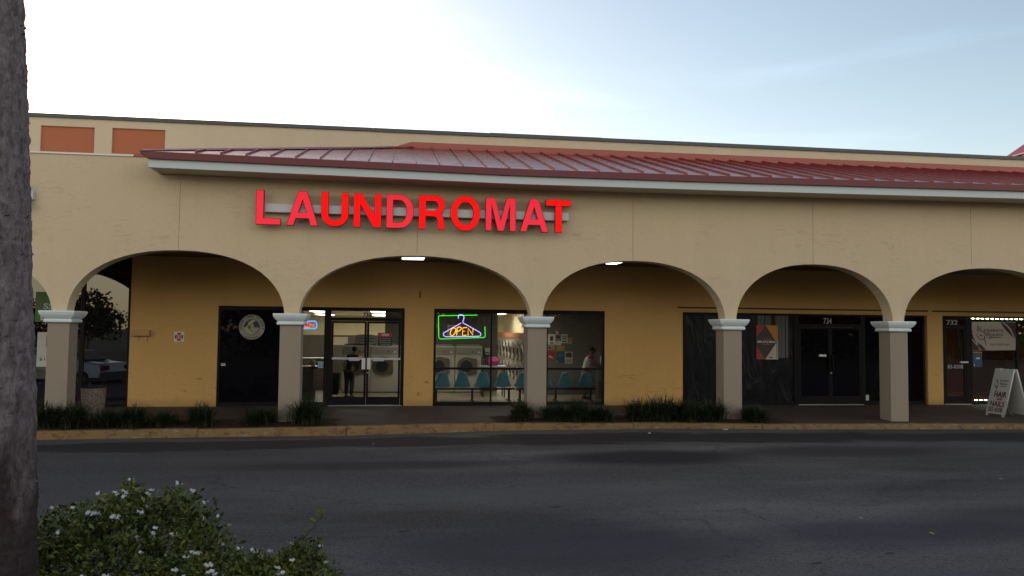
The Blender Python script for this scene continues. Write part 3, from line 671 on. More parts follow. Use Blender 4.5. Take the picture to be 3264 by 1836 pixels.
# counter in the side light with things on it
t = thing('service_counter', 'dark red topped counter behind the clear side light', 'counter', (-2.4, 22.2, 0))
bx('worktop', 'counter_red', t, -3.4, -2.02, 21.95, 22.6, .84, .90, bevel=.006); bx('side_panel', 'counter_side', t, -3.38, -2.22, 22.0, 22.55, 0, .839); bx('base', 'black', t, -3.36, -2.24, 22.03, 22.5, -.003, .06) if False else None
g = MB(); a = rect(992, 1151, 1004, 1169, 22.2); g.lathe([(.04, .902), (.075, .93), (.08, 1.0), (.05, 1.06), (.02, 1.09)], ((a[0]+a[1])/2, 22.2), 12)
base_at('laundry_bundle', 'white tied laundry bundle on the red counter', 'bundle', g, 'cloth_pale', ((a[0]+a[1])/2, 22.2, .902))
x = X_(1028, 22.3); g = MB(); g.lathe([(.07, .902), (.12, 1.0), (.125, 1.0), (.125, 1.02), (.11, 1.02), (.06, .92)], (x-.03, 22.3), 16)
base_at('plastic_bowl', 'pale plastic bowl at the right end of the counter', 'bowl', g, 'poster_cream', (x-.03, 22.3, .902))
x = X_(1040, 24.5)
t = thing('sink_unit', 'grey sink cabinet with a tall white tap behind the counter', 'sink', (-2.4, 26, 0)); bx('cabinet', 'panel_grey', t, -3.1, -1.7, 25.8, 26.5, 0, .95); bx('basin_rim', 'plastic_white', t, -3.12, -1.68, 25.78, 26.52, .951, .98)
MB().tube([(-2.3, 26.3, .98), (-2.3, 26.3, 1.4), (-2.3, 26.15, 1.45), (-2.3, 26.05, 1.38)], .018, 6).build('tap', 'steel', t)
# dark laundry cart
t = thing('laundry_cart', 'black laundry cart low behind the left door leaf', 'cart', (-1.75, 22.5, 0))
g = MB(); g.loft([[(-1.93, 22.3, .12), (-1.6, 22.3, .12), (-1.6, 22.7, .12), (-1.93, 22.7, .12)], [(-1.97, 22.26, .72), (-1.55, 22.26, .72), (-1.55, 22.74, .72), (-1.97, 22.74, .72)]]); g.build('tub', 'cloth_black', t, bevel=.02)
MB().tube([(-1.98, 22.25, .73), (-1.54, 22.25, .73), (-1.54, 22.75, .73), (-1.98, 22.75, .73)], .014, 6, True).build('rim', 'steel', t)
for x in (-1.9, -1.63):
    for y in (22.34, 22.66): MB().lathe([(.0, .0), (.03, .0), (.03, .05), (.0, .05)], (x, y), 10).build('wheel', 'rubber', t)
# seats joined on a beam
def seat_shell(cx, Y):
    g = MB(); rows = []; prof = [(.36, .40, .20), (.30, .372, .215), (.18, .355, .225), (.07, .365, .228), (.0, .41, .222), (-.04, .50, .200), (-.065, .62, .160), (-.08, .72, .125), (-.085, .765, .105), (-.085, .785, .075)]
    for dy, z, hw in prof: rows.append([(cx+hw*u, Y+dy+.07*(u*u)*(1 if z > .45 else 0), z+.03*u*u*(1 if z < .45 else 0)) for u in (-1, -.85, -.5, 0, .5, .85, 1)])
    V = [[g.b.verts.new(p) for p in r] for r in rows]
    for a, b in zip(V, V[1:]):
        for i in range(6): g.b.faces.new((a[i], a[i+1], b[i+1], b[i]))
    bmesh.ops.solidify(g.b, geom=g.b.faces[:], thickness=.012)
    return g
def bench(pxs, legs, label):
    Y = 21.73; X = [X_(p, Y-.05, 1215) for p in pxs]; L = [X_(p, Y, 1260) for p in legs]
    t = thing('seat_bench', label, 'bench', ((X[0]+X[-1])/2, Y, 0), 'moulded seat benches inside the window')
    for x in X: seat_shell(x, Y-.05).build('seat', 'chair_blue', t, smooth=True)
    bx('beam', 'black', t, min(L[0], X[0])-.1, max(L[-1], X[-1])+.15, Y-.03, Y+.05, .30, .352)
    for x in L:
        g = MB(); g.box(x-.028, x+.028, Y-.03, Y+.03, 0, .299).box(x-.03, x+.03, Y-.2, Y+.25, -.003, .03); g.build('leg', 'black', t)
bench((1410.5, 1474, 1539.5, 1603), (1390, 1505, 1622), 'row of four blue moulded seats left of the third column')
bench((1668, 1735, 1803, 1867), (1657, 1771, 1882), 'row of four blue moulded seats partly hidden by the third column')
# posters on the partition
def poster(x0, y0, x1, y1, Y, base, parts, label, name='poster'):
    a = rect(x0, y0, x1, y1, Y); t = base_at(name, label, 'poster', MB().box(a[0], a[1], Y-.004, Y-.001, a[2], a[3]), base, (a[0], Y, a[2]))
    for i, (nm, m_, poly) in enumerate(parts):
        g = MB(); g.prism([(a[0]+(a[1]-a[0])*u, a[2]+(a[3]-a[2])*w) for u, w in poly], Y-.0065-.001*i, Y-.0042-.001*i); g.build(nm, m_, t)
    return t, a
C7 = lambda x, y: (1600+x/3.45, 960+y/3.45)
def pst(x0, y0, x1, y1, base, parts, label): return poster(*C7(x0, y0), *C7(x1, y1), 23.86, base, parts, label)
sq = lambda a, b, c, d: [(a, c), (b, c), (b, d), (a, d)]
pst(505, 362, 586, 476, 'paper', [('picture', 'poster_brown', sq(.3, .7, .35, .8)), ('caption', 'ink_dark', sq(.3, .75, .08, .2))], 'pale flyer with a dark figure, top left of the pinned group')
pst(592, 366, 643, 434, 'paper_dull', [('picture', 'poster_brown', sq(.15, .85, .3, .85))], 'small flyer with a brown picture in the middle of the top row')
pst(652, 366, 722, 460, 'paper', [('picture', 'paper_dull', sq(.1, .9, .35, .9)), ('caption', 'ink_dark', sq(.15, .85, .1, .25))], 'framed looking cream flyer at the right of the top row')
pst(726, 404, 772, 470, 'paper_dull', [('picture', 'poster_orange', sq(.15, .85, .45, .85))], 'small flyer with a dull orange picture, far right of the group')
pst(588, 440, 650, 482, 'paper', [('picture', 'poster_cream', sq(.1, .6, .2, .8))], 'small pale card under the middle flyer of the top row')
pst(505, 480, 580, 536, 'paper_dull', [('picture', 'poster_orange', sq(.55, .9, .2, .8)), ('caption', 'ink_dark', sq(.1, .4, .2, .6))], 'wide dull flyer directly above the red notice')
pst(600, 488, 690, 532, 'poster_orange', [('band', 'paper_dull', sq(.05, .5, .2, .8))], 'wide brownish orange strip above the blue poster')
pst(505, 546, 582, 650, 'poster_red', [('arrow', 'paper', [(.15, .3), (.85, .22), (.2, .55)])], 'orange red notice with a white wedge, left of the blue poster')
pst(598, 540, 690, 680, 'poster_blue', [('band', 'decal_yellow', sq(0, 1, .94, 1)), ('picture', 'sticker_blue', sq(.2, .8, .45, .7)), ('mark', 'paper', sq(.05, .15, .06, .16))], 'dark blue poster with a yellow top edge on the grey partition')
pst(690, 556, 776, 686, 'poster_cream', [('picture', 'poster_brown', [(.1, .55), (.9, .5), (.9, .9), (.5, .95), (.1, .85)]), ('caption', 'paper_dull', sq(.1, .9, .1, .35))], 'tan poster with a dark picture right of the blue poster')
t = thing('wall_counter', 'dark brown counter against the right wall beside the woman', 'counter', (5.95, 22.3, 0)); bx('body', 'counter_side', t, 5.66, 6.3, 21.95, 22.75, 0, .93); bx('worktop', 'counter_red', t, 5.62, 6.32, 21.9, 22.8, .931, .965)
a = rect(1905, 1125, 1914, 1160, 22.4); base_at('paper_stack', 'white papers standing on the brown counter', 'papers', MB().box(5.72, 5.80, 22.2, 22.45, .967, 1.2), 'paper', (5.75, 22.3, .967))

# ------------------------------------------------------------------ people inside
def skin(vs, es, levels=2):
    me = bpy.data.meshes.new('body'); me.from_pydata([v[0] for v in vs], es, []); o = bpy.data.objects.new('tmp', me); COL.objects.link(o)
    o.modifiers.new('s', 'SKIN'); sv = me.skin_vertices[0].data
    for q, v in zip(sv, vs): q.radius = (v[1], v[1]) if isinstance(v[1], (int, float)) else v[1]; q.use_root = False
    sv[0].use_root = True
    s = o.modifiers.new('d', 'SUBSURF'); s.levels = s.render_levels = levels
    dg = bpy.context.evaluated_depsgraph_get(); out = bpy.data.meshes.new_from_object(o.evaluated_get(dg))
    bpy.data.objects.remove(o); bpy.data.meshes.remove(me)
    for p in out.polygons: p.use_smooth = True
    return out
def add_mesh(me, name, m, parent):
    me.materials.clear(); me.materials.append(M[m]); o = bpy.data.objects.new(name, me); COL.objects.link(o); o.parent = parent; return o
def person(name_label, loc, rz, lean, k, top, sleeve, legs_m, skin_m, reach, long_legs, hair_r=.105, yoke=None):
    """standing figure, faces local +x, bent forward at the hip; k scales the height"""
    t = thing('person', name_label, 'person', loc, rz=rz)
    S = lambda x, y, z: Vector((x*k, y*k, z*k))
    hip = S(0, 0, .93); d = Vector((math.sin(lean), 0, math.cos(lean)))
    up = lambda s, dx=0, dy=0: hip + d*(s*k) + Vector((d.z, 0, -d.x))*(dx*k) + Vector((0, dy*k, 0))
    vs, es = [], []
    def V(p, r): vs.append((tuple(p), r*k)); return len(vs)-1
    def E(a, b): es.append((a, b))
    pel = V(hip, .125); w = V(up(.18), .105); ch = V(up(.36), .13); ub = V(up(.46), .11); nk = V(up(.56, .01), .052)
    hd = V(up(.64, .045), .072); h2 = V(up(.72, .06), .092); h3 = V(up(.80, .05), .078)
    for a, b in ((pel, w), (w, ch), (ch, ub), (ub, nk), (nk, hd), (hd, h2), (h2, h3)): E(a, b)
    nose = V(up(.70, .155), .014); E(h2, nose)
    hands = []
    for s in (1, -1):
        hp = V(S(.0, .095*s, .86), .09); kn = V(S(.03, .10*s, .48), .058); an = V(S(-.02, .10*s, .09), .04); to = V(S(.15, .12*s, .035), .035)
        E(pel, hp); E(hp, kn); E(kn, an); E(an, to)
        sh = V(up(.47, 0, .17*s), .062); el = reach[0]; wr = reach[1]
        elb = V(hip+Vector((el[0]*k, el[1]*s*k, el[2]*k)), .044); wri = V(hip+Vector((wr[0]*k, wr[1]*s*k, wr[2]*k)), .029)
        E(ub, sh); E(sh, elb); E(elb, wri)
        f0 = (Vector(vs[wri][0])-Vector(vs[elb][0])).normalized(); pm = V(Vector(vs[wri][0])+f0*.06*k, .033); E(wri, pm)
        P = Vector(vs[pm][0]); side = f0.cross(Vector((0, 0, 1))).normalized()
        for q, L in ((-.027, .060), (-.009, .072), (.009, .070), (.027, .055)):
            b0 = V(P+f0*.035*k+side*q*k, .0095); b1 = V(P+f0*(.035+L*.55)*k+side*q*1.15*k+Vector((0, 0, -.008*k)), .0088); b2 = V(P+f0*(.035+L)*k+side*q*1.15*k+Vector((0, 0, -.028*k)), .0078)
            E(pm, b0); E(b0, b1); E(b1, b2)
        th = V(P+side*.045*k*(-s)+f0*.01*k, .0105); th2 = V(P+side*.058*k*(-s)+f0*.042*k, .009); E(pm, th); E(th, th2)
    add_mesh(skin(vs, es, 1), 'body', skin_m, t)
    # clothes follow the same joints, a little larger, open at neck, cuffs and hems
    P_ = lambda i: Vector(vs[i][0])
    cv, ce = [], []
    def W(p, r): cv.append((tuple(p), r*k)); return len(cv)-1
    a0 = W(up(-.07), .150); a1 = W(up(.16), .128); a2 = W(up(.36), .150); a3 = W(up(.47), .125); ce += [(a0, a1), (a1, a2), (a2, a3)]
    for s in (1, -1):
        b = W(up(.475, 0, .17*s), .080); e = hip+Vector((reach[0][0]*k, reach[0][1]*s*k, reach[0][2]*k)); sp = Vector(cv[b][0])
        c_ = W(sp.lerp(e, sleeve), .064); ce += [(a3, b), (b, c_)]
    sh_ = skin(cv, ce, 2); so = add_mesh(sh_, 'shirt', top, t)
    if yoke:
        so.data.materials.append(M[yoke]); so.data.materials.append(M['shirt_white'])
        for p in so.data.polygons:
            c = Vector(p.center) - hip; s_ = c.dot(d)/k
            if s_ > .40 or abs(c.y) > .165*k: p.material_index = 1
    lv, le = [], []
    def Lg(p, r): lv.append((tuple(p), r*k)); return len(lv)-1
    p0 = Lg(up(.02), .138)
    for s in (1, -1):
        q1 = Lg(S(.0, .098*s, .82), .108); q2 = Lg(S(.03, .105*s, .50), .080); le += [(p0, q1), (q1, q2)]
        if long_legs: q3 = Lg(S(-.01, .105*s, .10), .062); le.append((q2, q3))
    add_mesh(skin(lv, le, 2), 'trousers' if long_legs else 'shorts', legs_m, t)
    hv = [(tuple(up(.79, .015)), .095*k), (tuple(up(.73, -.02)), .10*k), (tuple(up(.64, -.045)), .07*k)]
    add_mesh(skin(hv, [(0, 1), (1, 2)], 2), 'hair', 'hair', t)
    for s in (1, -1):
        xx = up(.725, .139, .032*s); MB().lathe([(0, -.008*k), (.010*k, 0), (0, .008*k)], (0, 0), 8).build('eye', 'plastic_white', t, local=True).location = xx
        xx = up(.70, .05, .094*s); MB().lathe([(0, -.03*k), (.016*k, 0), (0, .03*k)], (0, 0), 8).build('ear', skin_m, t, local=True).location = xx
        g = MB(); g.loft([[(-.08*k, .06*k*s, .0), (.16*k, .07*k*s, .0), (.16*k, .165*k*s, .0), (-.08*k, .145*k*s, .0)], [(-.075*k, .065*k*s, .07*k), (.10*k, .075*k*s, .06*k), (.10*k, .155*k*s, .06*k), (-.075*k, .14*k*s, .07*k)]]); g.build('shoe', 'cloth_black', t, local=True)
    mo = up(.655, .128); MB().box(-.006, .006, -.022*k, .022*k, -.004, .004).build('mouth', 'magenta', t, local=True).location = mo
    return t
person('woman in a white and pink shirt and khaki shorts leaning on the brown counter', (5.24, 22.25, 0), 0, .32, .87, 'shirt_white', .62, 'khaki', 'skin', ((.30, .22, .20), (.44, .14, .08)), False, yoke='shirt_pink')
person('person in dark clothes bending towards a washing machine behind the left door', (-1.33, 22.75, 0), R(58), .42, .84, 'cloth_black', .9, 'cloth_black', 'skin', ((.36, .24, .16), (.50, .16, .02)), True)

# ------------------------------------------------------------------ signs on and in the building
def arc(cx, cy, rx, ry, a0, a1, n=14): return [(cx+rx*math.cos(R(a0+(a1-a0)*i/n)), cy+ry*math.sin(R(a0+(a1-a0)*i/n))) for i in range(n+1)]
GL = {
 'L': [[(0, 0), (1, 0), (1, .19), (.31, .19), (.31, 1), (0, 1)]],
 'A': [[(0, 0), (.225, 0), (.30, .205), (.695, .205), (.765, 0), (1, 0), (.645, 1), (.36, 1)], [(.375, .385), (.62, .385), (.498, .74)]],
 'U': [[(0, 1)]+arc(.5, .36, .5, .36, 180, 360)+[(1, 1), (.735, 1)]+arc(.5, .36, .235, .185, 360, 180)+[(.265, 1)]],
 'N': [[(0, 0), (.245, 0), (.245, .66), (.725, 0), (1, 0), (1, 1), (.755, 1), (.755, .36), (.29, 1), (0, 1)]],
 'D': [[(0, 0)]+arc(.5, .5, .5, .5, -90, 90)+[(0, 1)], [(.25, .175)]+arc(.47, .5, .27, .325, -90, 90)+[(.25, .825)]],
 'R': [[(0, 0), (.26, 0), (.26, .385), (.53, .385), (.64, .36), (.69, .29), (.705, .10), (.74, 0), (1, 0), (1, .045), (.95, .085), (.935, .29), (.90, .39), (.80, .46), (.90, .52), (.965, .62), (.975, .74), (.94, .86), (.86, .95), (.74, .99), (.62, 1), (0, 1)], [(.26, .555), (.58, .555), (.67, .585), (.71, .65), (.715, .71), (.69, .78), (.63, .825), (.55, .83), (.26, .83)]],
 'O': [arc(.5, .5, .5, .5, 0, 355, 47), arc(.5, .5, .27, .325, 0, 355, 47)],
 'M': [[(0, 0), (.205, 0), (.205, .73), (.40, 0), (.605, 0), (.795, .73), (.795, 0), (1, 0), (1, 1), (.69, 1), (.5, .34), (.315, 1), (0, 1)]],
 'T': [[(.375, 0), (.64, 0), (.64, .805), (1, .805), (1, 1), (0, 1), (0, .805), (.375, .805)]]}
SG = thing('laundromat_sign', 'large glowing red letters reading LAUNDROMAT on a grey raceway under the canopy', 'sign', (at(1320, 670, 17.2).x, 17.2, at(1320, 670, 17.2).z))
LX = [('L', 130, 317, 0), ('A', 358, 597, 0), ('U', 617, 823, 1), ('N', 860, 1067, 1), ('D', 1104, 1310, 0), ('R', 1347, 1548, 1), ('O', 1583, 1806, 1), ('M', 1845, 2072, 0), ('A', 2102, 2315, 0), ('T', 2295, 2484, 1)]
YL = 17.0; lz1 = Z_(1318, 602.7+.0363*503, YL); lz0 = Z_(1318, 715+.0275*503, YL)
for ch, a, b, lit in LX:
    x0, x1 = at(760+a/2.342, 675, YL).x, at(760+b/2.342, 675, YL).x
    ov = .018 if ch == 'O' else 0; y_ = YL+(.004 if ch == 'T' else 0)
    me = curve_mesh([[(x0+(x1-x0)*u, lz0-ov+(lz1-lz0+2*ov)*w) for u, w in lp] for lp in GL[ch]], .10)
    me.materials.clear(); me.materials.append(M['letter_lit' if lit else 'letter_dim']); me.materials.append(M['letter_side'])
    org = origin(SG)
    for v in me.vertices: v.co = Vector((v.co.x, y_+.05-v.co.z, v.co.y)) - org
    me.update()
    for p in me.polygons: p.material_index = 0 if p.normal.y < -.9 else 1
    bm_ = bmesh.new(); bm_.from_mesh(me); bmesh.ops.remove_doubles(bm_, verts=bm_.verts, dist=.0003)
    ff = [f for f in bm_.faces if f.material_index == 0]; rg_ = bmesh.ops.inset_region(bm_, faces=ff, thickness=.010, depth=0, use_even_offset=True)
    for f in rg_['faces']: f.material_index = 1
    bm_.to_mesh(me); bm_.free()
    o = bpy.data.objects.new('letter', me); COL.objects.link(o); o.parent = SG
    o['label'] = ('brightly lit red letter %s' if lit else 'dimmer pinkish red letter %s') % ch
a, b = at(843, 648.5, 17.12), at(843, 675, 17.12); c_ = at(1812, 694, 17.12)
bx('raceway', 'raceway', SG, a.x, c_.x, 17.105, 17.275, b.z, a.z, bevel=.006)
# neon tubes
def neon(path, m, parent, Y, r=.012, name='tube', close=False):
    return MB().tube([at(px, py, Y) for px, py in path], r, 6, close).build(name, m, parent, smooth=True)
c6 = lambda *P: [(1360+x/4.262, 960+y/4.262) for x, y in P]
NY = YW+.22; p = at(1472, 1043, NY)
t = thing('hanger_neon_sign', 'neon sign with a violet clothes hanger around OPEN in a green frame', 'neon sign', tuple(p))
neon(c6((790, 345), (795, 480), (780, 493), (190, 514), (172, 505), (164, 480), (160, 215), (172, 200), (200, 197), (690, 189)), 'neon_green', t, NY, .0085, 'frame_tube')
neon(c6((690, 190), (770, 190), (786, 198), (790, 345)), 'tube_off', t, NY, .0085, 'unlit_tube')
neon(c6((430, 235), (429, 205), (450, 184), (480, 184), (504, 204), (507, 235), (490, 278), (496, 298), (525, 312), (725, 425), (740, 450), (730, 470), (700, 477), (262, 484), (230, 468), (226, 440), (250, 420), (468, 297)), 'neon_violet', t, NY-.03, .009, 'hanger_tube')
neon(c6((392, 372), (372, 362), (345, 372), (325, 410), (318, 445), (330, 466), (352, 467), (378, 445), (395, 410), (398, 385), (385, 366)), 'neon_orange', t, NY-.045, .009, 'letter')
neon(c6((408, 466), (415, 356), (412, 362), (445, 350), (468, 356), (470, 375), (448, 402), (414, 414)), 'neon_orange', t, NY-.045, .009, 'letter')
neon(c6((548, 358), (492, 362), (489, 411), (540, 405), (489, 411), (486, 463), (540, 462)), 'neon_orange', t, NY-.045, .009, 'letter')
neon(c6((563, 466), (562, 366), (627, 460), (629, 380)), 'neon_orange', t, NY-.045, .009, 'letter')
for x in (250, 357, 445, 515, 605, 703): neon(c6((x, 203), (x, 420 if x in (445, 515) else 400)), 'tube_off', t, NY+.02, .003, 'support_wire')
for x in (300, 640): q = at(1360+x/4.262, 960+200/4.262, NY); MB().tube([q, (q.x, q.y, RZ)], .003, 4).build('hanging_wire', 'tube_off', t)
p = at(967, 1035, YW+.2)
t = thing('small_neon_sign', 'small red OPEN neon in a blue frame half behind the second column', 'neon sign', tuple(p))
s3 = lambda *P: [(680+x/4.83, 950+y/4.83) for x, y in P]
neon(s3((1590, 380), (1588, 455), (1570, 470), (1215, 466), (1195, 450), (1195, 375), (1215, 357), (1570, 359), (1590, 380)), 'neon_blue', t, YW+.2, .016, 'frame_tube')
neon(s3((1235, 392), (1285, 392), (1285, 443), (1235, 443), (1235, 392)), 'neon_red', t, YW+.185, .012, 'letter')
neon(s3((1320, 447), (1320, 390), (1375, 390), (1375, 420), (1320, 420)), 'neon_red', t, YW+.185, .012, 'letter')
neon(s3((1462, 386), (1405, 386), (1405, 415), (1450, 415), (1405, 415), (1405, 446), (1462, 446)), 'neon_red', t, YW+.185, .012, 'letter')
neon(s3((1482, 447), (1482, 390), (1548, 446), (1548, 390)), 'neon_red', t, YW+.185, .012, 'letter')
q = at(1010, 1005, YW+.2); neon([(1003, 1022), (1007, 1000)], 'tube_off', t, YW+.2, .003, 'hanging_wire')
# round laundry emblem on the dark window (part of that window)
cx, cz = at(801.5, 1042.5, YW).x, at(801.5, 1042.5, YW).z; er = 37.6*YW/F_PX*1.02; EY = YW+.058
em = MB().disc((cx, cz), er, EY-.004, EY, 40).build('emblem', 'decal_ring', w1)
e_loc = lambda P, d, m, n: MB().prism([(cx+er*u, cz+er*w) for u, w in P], EY-.004-d-.0015, EY-.004-d).build(n, m, em)
e_loc(arc(0, 0, .70, .70, 0, 350, 36), .0005, 'decal_green', 'inner_disc')
e_loc(arc(0, 0, .60, .60, -5, 185, 24), .0022, 'decal_navy', 'sky_field')
e_loc([(-.62, -.06), (-.35, .08), (-.28, .35), (-.05, .55), (.22, .58), (.30, .50), (.05, .30), (-.1, .15), (-.25, -.05), (.0, -.28), (.2, -.52), (-.1, -.58), (-.45, -.42)], .004, 'decal_cream', 'wave')
e_loc(arc(.02, .12, .13, .17, 0, 340, 16), .0058, 'decal_yellow', 'drop')
e_loc([(-.06, -.02), (.5, -.02), (.42, -.25), (.15, -.50), (-.05, -.25)], .0058, 'decal_ring', 'cloth')
e_loc([(.30, .50), (.34, .56), (-.20, .10), (-.26, -.06), (.12, -.42), (.10, -.46), (-.33, -.07), (-.27, .12)], .0075, 'ink_dark', 'outline')
def ring_text(s, a0, a1, r, inward):
    n_ = len(s)
    for i, chh in enumerate(s):
        if chh == ' ': continue
        a = R(a0+(a1-a0)*(i/(n_-1))); me = text_mesh(chh, .02, .002)
        h = .24*er; w0 = [v.co.x for v in me.vertices]; mid = (min(w0)+max(w0))/2; up_ = Vector((math.cos(a), math.sin(a))) * (1 if not inward else -1); rr = Vector((up_.y, -up_.x)); c0 = Vector((cx, cz)) + Vector((math.cos(a), math.sin(a)))*r*er
        def fn(p): q = c0 + rr*((p.x-mid)*h*1.15) + up_*((p.y-.35)*h); return Vector((q.x, EY-.006-p.z, q.y))
        place(me, 'ink_dark', fn, em, 'lettering')
ring_text('DOWNTOWN STUART', 188, -8, .86, False)
ring_text('LAUNDRY', 228, 316, .86, True)
a = rect(703, 1158, 717, 1166, YW); st = bx('sticker', 'paper', w1, a[0], a[1], YW+.052, YW+.0585, a[2], a[3]); bx('red_band', 'red_print', st, a[0]+.01, a[1]-.01, YW+.050, YW+.0518, (a[2]+a[3])/2, a[3]-.008)
a = rect(1142, 1131, 1156, 1139, YW); st = bx('sticker', 'red_print', df, a[0], a[1], YW+.048, YW+.054, a[2], a[3]); bx('white_band', 'paper', st, a[0]+.008, a[1]-.008, YW+.046, YW+.0478, a[2]+.006, a[2]+.02)
a = rect(1013, 1154, 1033, 1173, YW); st = bx('sticker', 'paper', w2, a[0], a[1], YW+.050, YW+.0585, a[2], a[3]); bx('blue_field', 'sticker_blue', st, a[0]+.012, a[1]-.012, YW+.047, YW+.0498, a[2]+.012, a[3]-.012)
for z in (.3, .5, .7): bx('text_line', 'paper', st, a[0]+.035, a[1]-.04, YW+.0455, YW+.0468, a[2]+(a[3]-a[2])*z-.004, a[2]+(a[3]-a[2])*z+.006)
a = rect(1204, 1061, 1250, 1102, YW); YY = YW+.05
t = base_at('hours_sign', 'black opening hours sign with a red OPEN band on the right door', 'sign', MB().box(a[0], a[1], YY-.006, YY, a[2], a[3]), 'black', (a[0], YY, a[2]))
h = a[3]-a[2]; bx('open_band', 'red_print', t, a[0]+.008, a[1]-.008, YY-.009, YY-.0065, a[3]-.30*h, a[3]-.02*h); text_xz('OPEN', 'ink_white', t, a[0]+.09, a[1]-.09, a[3]-.25*h, a[3]-.07*h, YY-.0115, .01)
for k in range(4): bx('text_line', 'paper_dull', t, a[0]+.03+(.04 if k == 0 else 0), a[1]-.03, YY-.009, YY-.0065, a[2]+h*(.10+.15*k), a[2]+h*(.10+.15*k)+.012)
# fire emblem on the ochre wall
a = rect(555, 1058, 587, 1089, YW); YY = YW-.003; cx, cz = (a[0]+a[1])/2, (a[2]+a[3])/2; r = (a[1]-a[0])/2
t = base_at('fire_emblem_plate', 'white square plate with a red cross emblem lettered R on the ochre wall', 'sign', MB().box(a[0], a[1], YY-.004, YY, a[2], a[3]), 'ink_white', (cx, YY, cz))
MB().disc((cx, cz), r*.86, YY-.0065, YY-.0045, 32).build('red_emblem', 'red_print', t)
for k in range(4):
    q = R(45+90*k); MB().prism([(cx+r*(u*math.cos(q)-w*math.sin(q)), cz+r*(u*math.sin(q)+w*math.cos(q))) for u, w in [(.50, -.05), (.92, -.20), (.92, .20), (.50, .05)]], YY-.0075, YY-.0067).build('notch', 'ink_white', t)
MB().disc((cx, cz), r*.44, YY-.0085, YY-.007, 24).build('centre_ring', 'ink_white', t); MB().disc((cx, cz), r*.38, YY-.0105, YY-.009, 24).build('centre_disc', 'red_print', t)
text_xz('R', 'ink_white', t, cx-r*.17, cx+r*.17, cz-r*.24, cz+r*.24, YY-.012, .02)
# leasing poster on the vacant shop
YY = YW+.05; a = rect(2411, 1036.5, 2479.5, 1145.5, YW)
t, a = poster(2411, 1036.5, 2479.5, 1145.5, YY, 'poster_cream', [('red_field', 'poster_red', [(0, 0), (.4, 0), (.4, 1), (0, 1)]), ('orange_field', 'poster_orange', [(.40, 1), (.93, .52), (1, .58), (1, 1)]), ('brown_diamond', 'poster_brown', [(0, .38), (.40, 0), (.93, .50), (.42, 1), (0, .64)])], 'leasing poster with a brown diamond and phone number 888.412.8866 on vacant shop window')
h = a[3]-a[2]; w = a[1]-a[0]; text_xz('888.412.8866', 'ink_white', t, a[0]+.03*w, a[0]+.87*w, a[2]+.485*h, a[2]+.545*h, YY-.0115, .012)
text_xz('leasing info', 'paper_dull', t, a[0]+.26*w, a[0]+.66*w, a[2]+.57*h, a[2]+.60*h, YY-.0115, .01)
bx('text_line', 'paper_dull', t, a[0]+.25*w, a[0]+.68*w, YY-.0115, YY-.0102, a[2]+.44*h, a[2]+.452*h)
bx('text_line', 'ink_dark', t, a[0]+.57*w, a[0]+.75*w, YY-.0115, YY-.0102, a[2]+.045*h, a[2]+.07*h)
a = rect(2418, 1003, 2517, 1141, YW); t = thing('vertical_blind', 'grey vertical blind strips seen at the vacant shop window behind the leasing poster', 'blind', (a[0], YW+.05, a[2]))
xx = a[0]; k = 0
while xx < a[1]-.02:
    wd = .085+.02*math.sin(k*2.1); g = MB(); g.loft([[(xx, YW+.056, z), (xx+wd*.5, YW+.045+.004*math.sin(k), z), (xx+wd, YW+.056, z), (xx+wd*.5, YW+.0585, z)] for z in (a[2], a[3])])
    if k not in (4,): g.build('slat', 'blind', t)
    xx += wd+.006+.018*(k % 3 == 1); k += 1
a = rect(2757, 1259, 2773, 1277, YW); st = bx('sticker', 'plastic_white', w5, a[0], a[1], YW+.045, YW+.0585, a[2], a[3], bevel=.004); bx('mark', 'black', st, a[0]+.03, a[0]+.06, YW+.043, YW+.0448, a[2]+.05, a[2]+.06)
# salon: room, curtain, banner, poster, light strip
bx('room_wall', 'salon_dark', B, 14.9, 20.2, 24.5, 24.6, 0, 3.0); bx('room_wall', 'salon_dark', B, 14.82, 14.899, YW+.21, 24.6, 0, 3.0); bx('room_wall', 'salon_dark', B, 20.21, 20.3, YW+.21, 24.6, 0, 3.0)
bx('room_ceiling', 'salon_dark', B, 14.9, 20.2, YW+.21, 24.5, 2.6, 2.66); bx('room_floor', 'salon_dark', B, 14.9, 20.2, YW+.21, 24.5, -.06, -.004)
def drape(name, x0, x1, z0, z1, Y, m, label, waves, x2=None, x3=None):
    x2 = x0 if x2 is None else x2; x3 = x1 if x3 is None else x3; g = MB(); V = []
    for j in range(9):
        w_ = j/8; V.append([g.b.verts.new((x2+(x0-x2)*w_+((x3-x2)+((x1-x0)-(x3-x2))*w_)*i/30, Y+.03*math.sin(i/30*waves*6.28), z0+(z1-z0)*w_)) for i in range(31)])
    for a, b in zip(V, V[1:]):
        for i in range(30): g.b.faces.new((a[i], a[i+1], b[i+1], b[i]))
    bmesh.ops.solidify(g.b, geom=g.b.faces[:], thickness=.006)
    return base_at(name, label, 'curtain', g, m, (x0, Y, z1))
drape('curtain', X_(3022, 20.8), X_(3068, 20.8), .85, 2.2, 20.8, 'curtain', 'brown curtain hanging behind the salon door glass', 6, X_(3018, 20.8), X_(3076, 20.8))
drape('curtain', X_(3052, 20.72), X_(3082, 20.72), .95, 2.2, 20.74, 'poster_cream', 'narrow cream curtain beside the brown one behind the salon door', 3, X_(3070, 20.72), X_(3078, 20.72))
t = thing('salon_lamp', 'warm ceiling lamp inside the salon above the banner', 'lamp', (16.0, 22.6, 2.6)); bx('housing', 'salon_dark', t, 15.2, 17.2, 22.3, 22.9, 2.575, 2.599); bx('diffuser', 'warm_lamp', t, 15.25, 17.15, 22.35, 22.85, 2.555, 2.574)
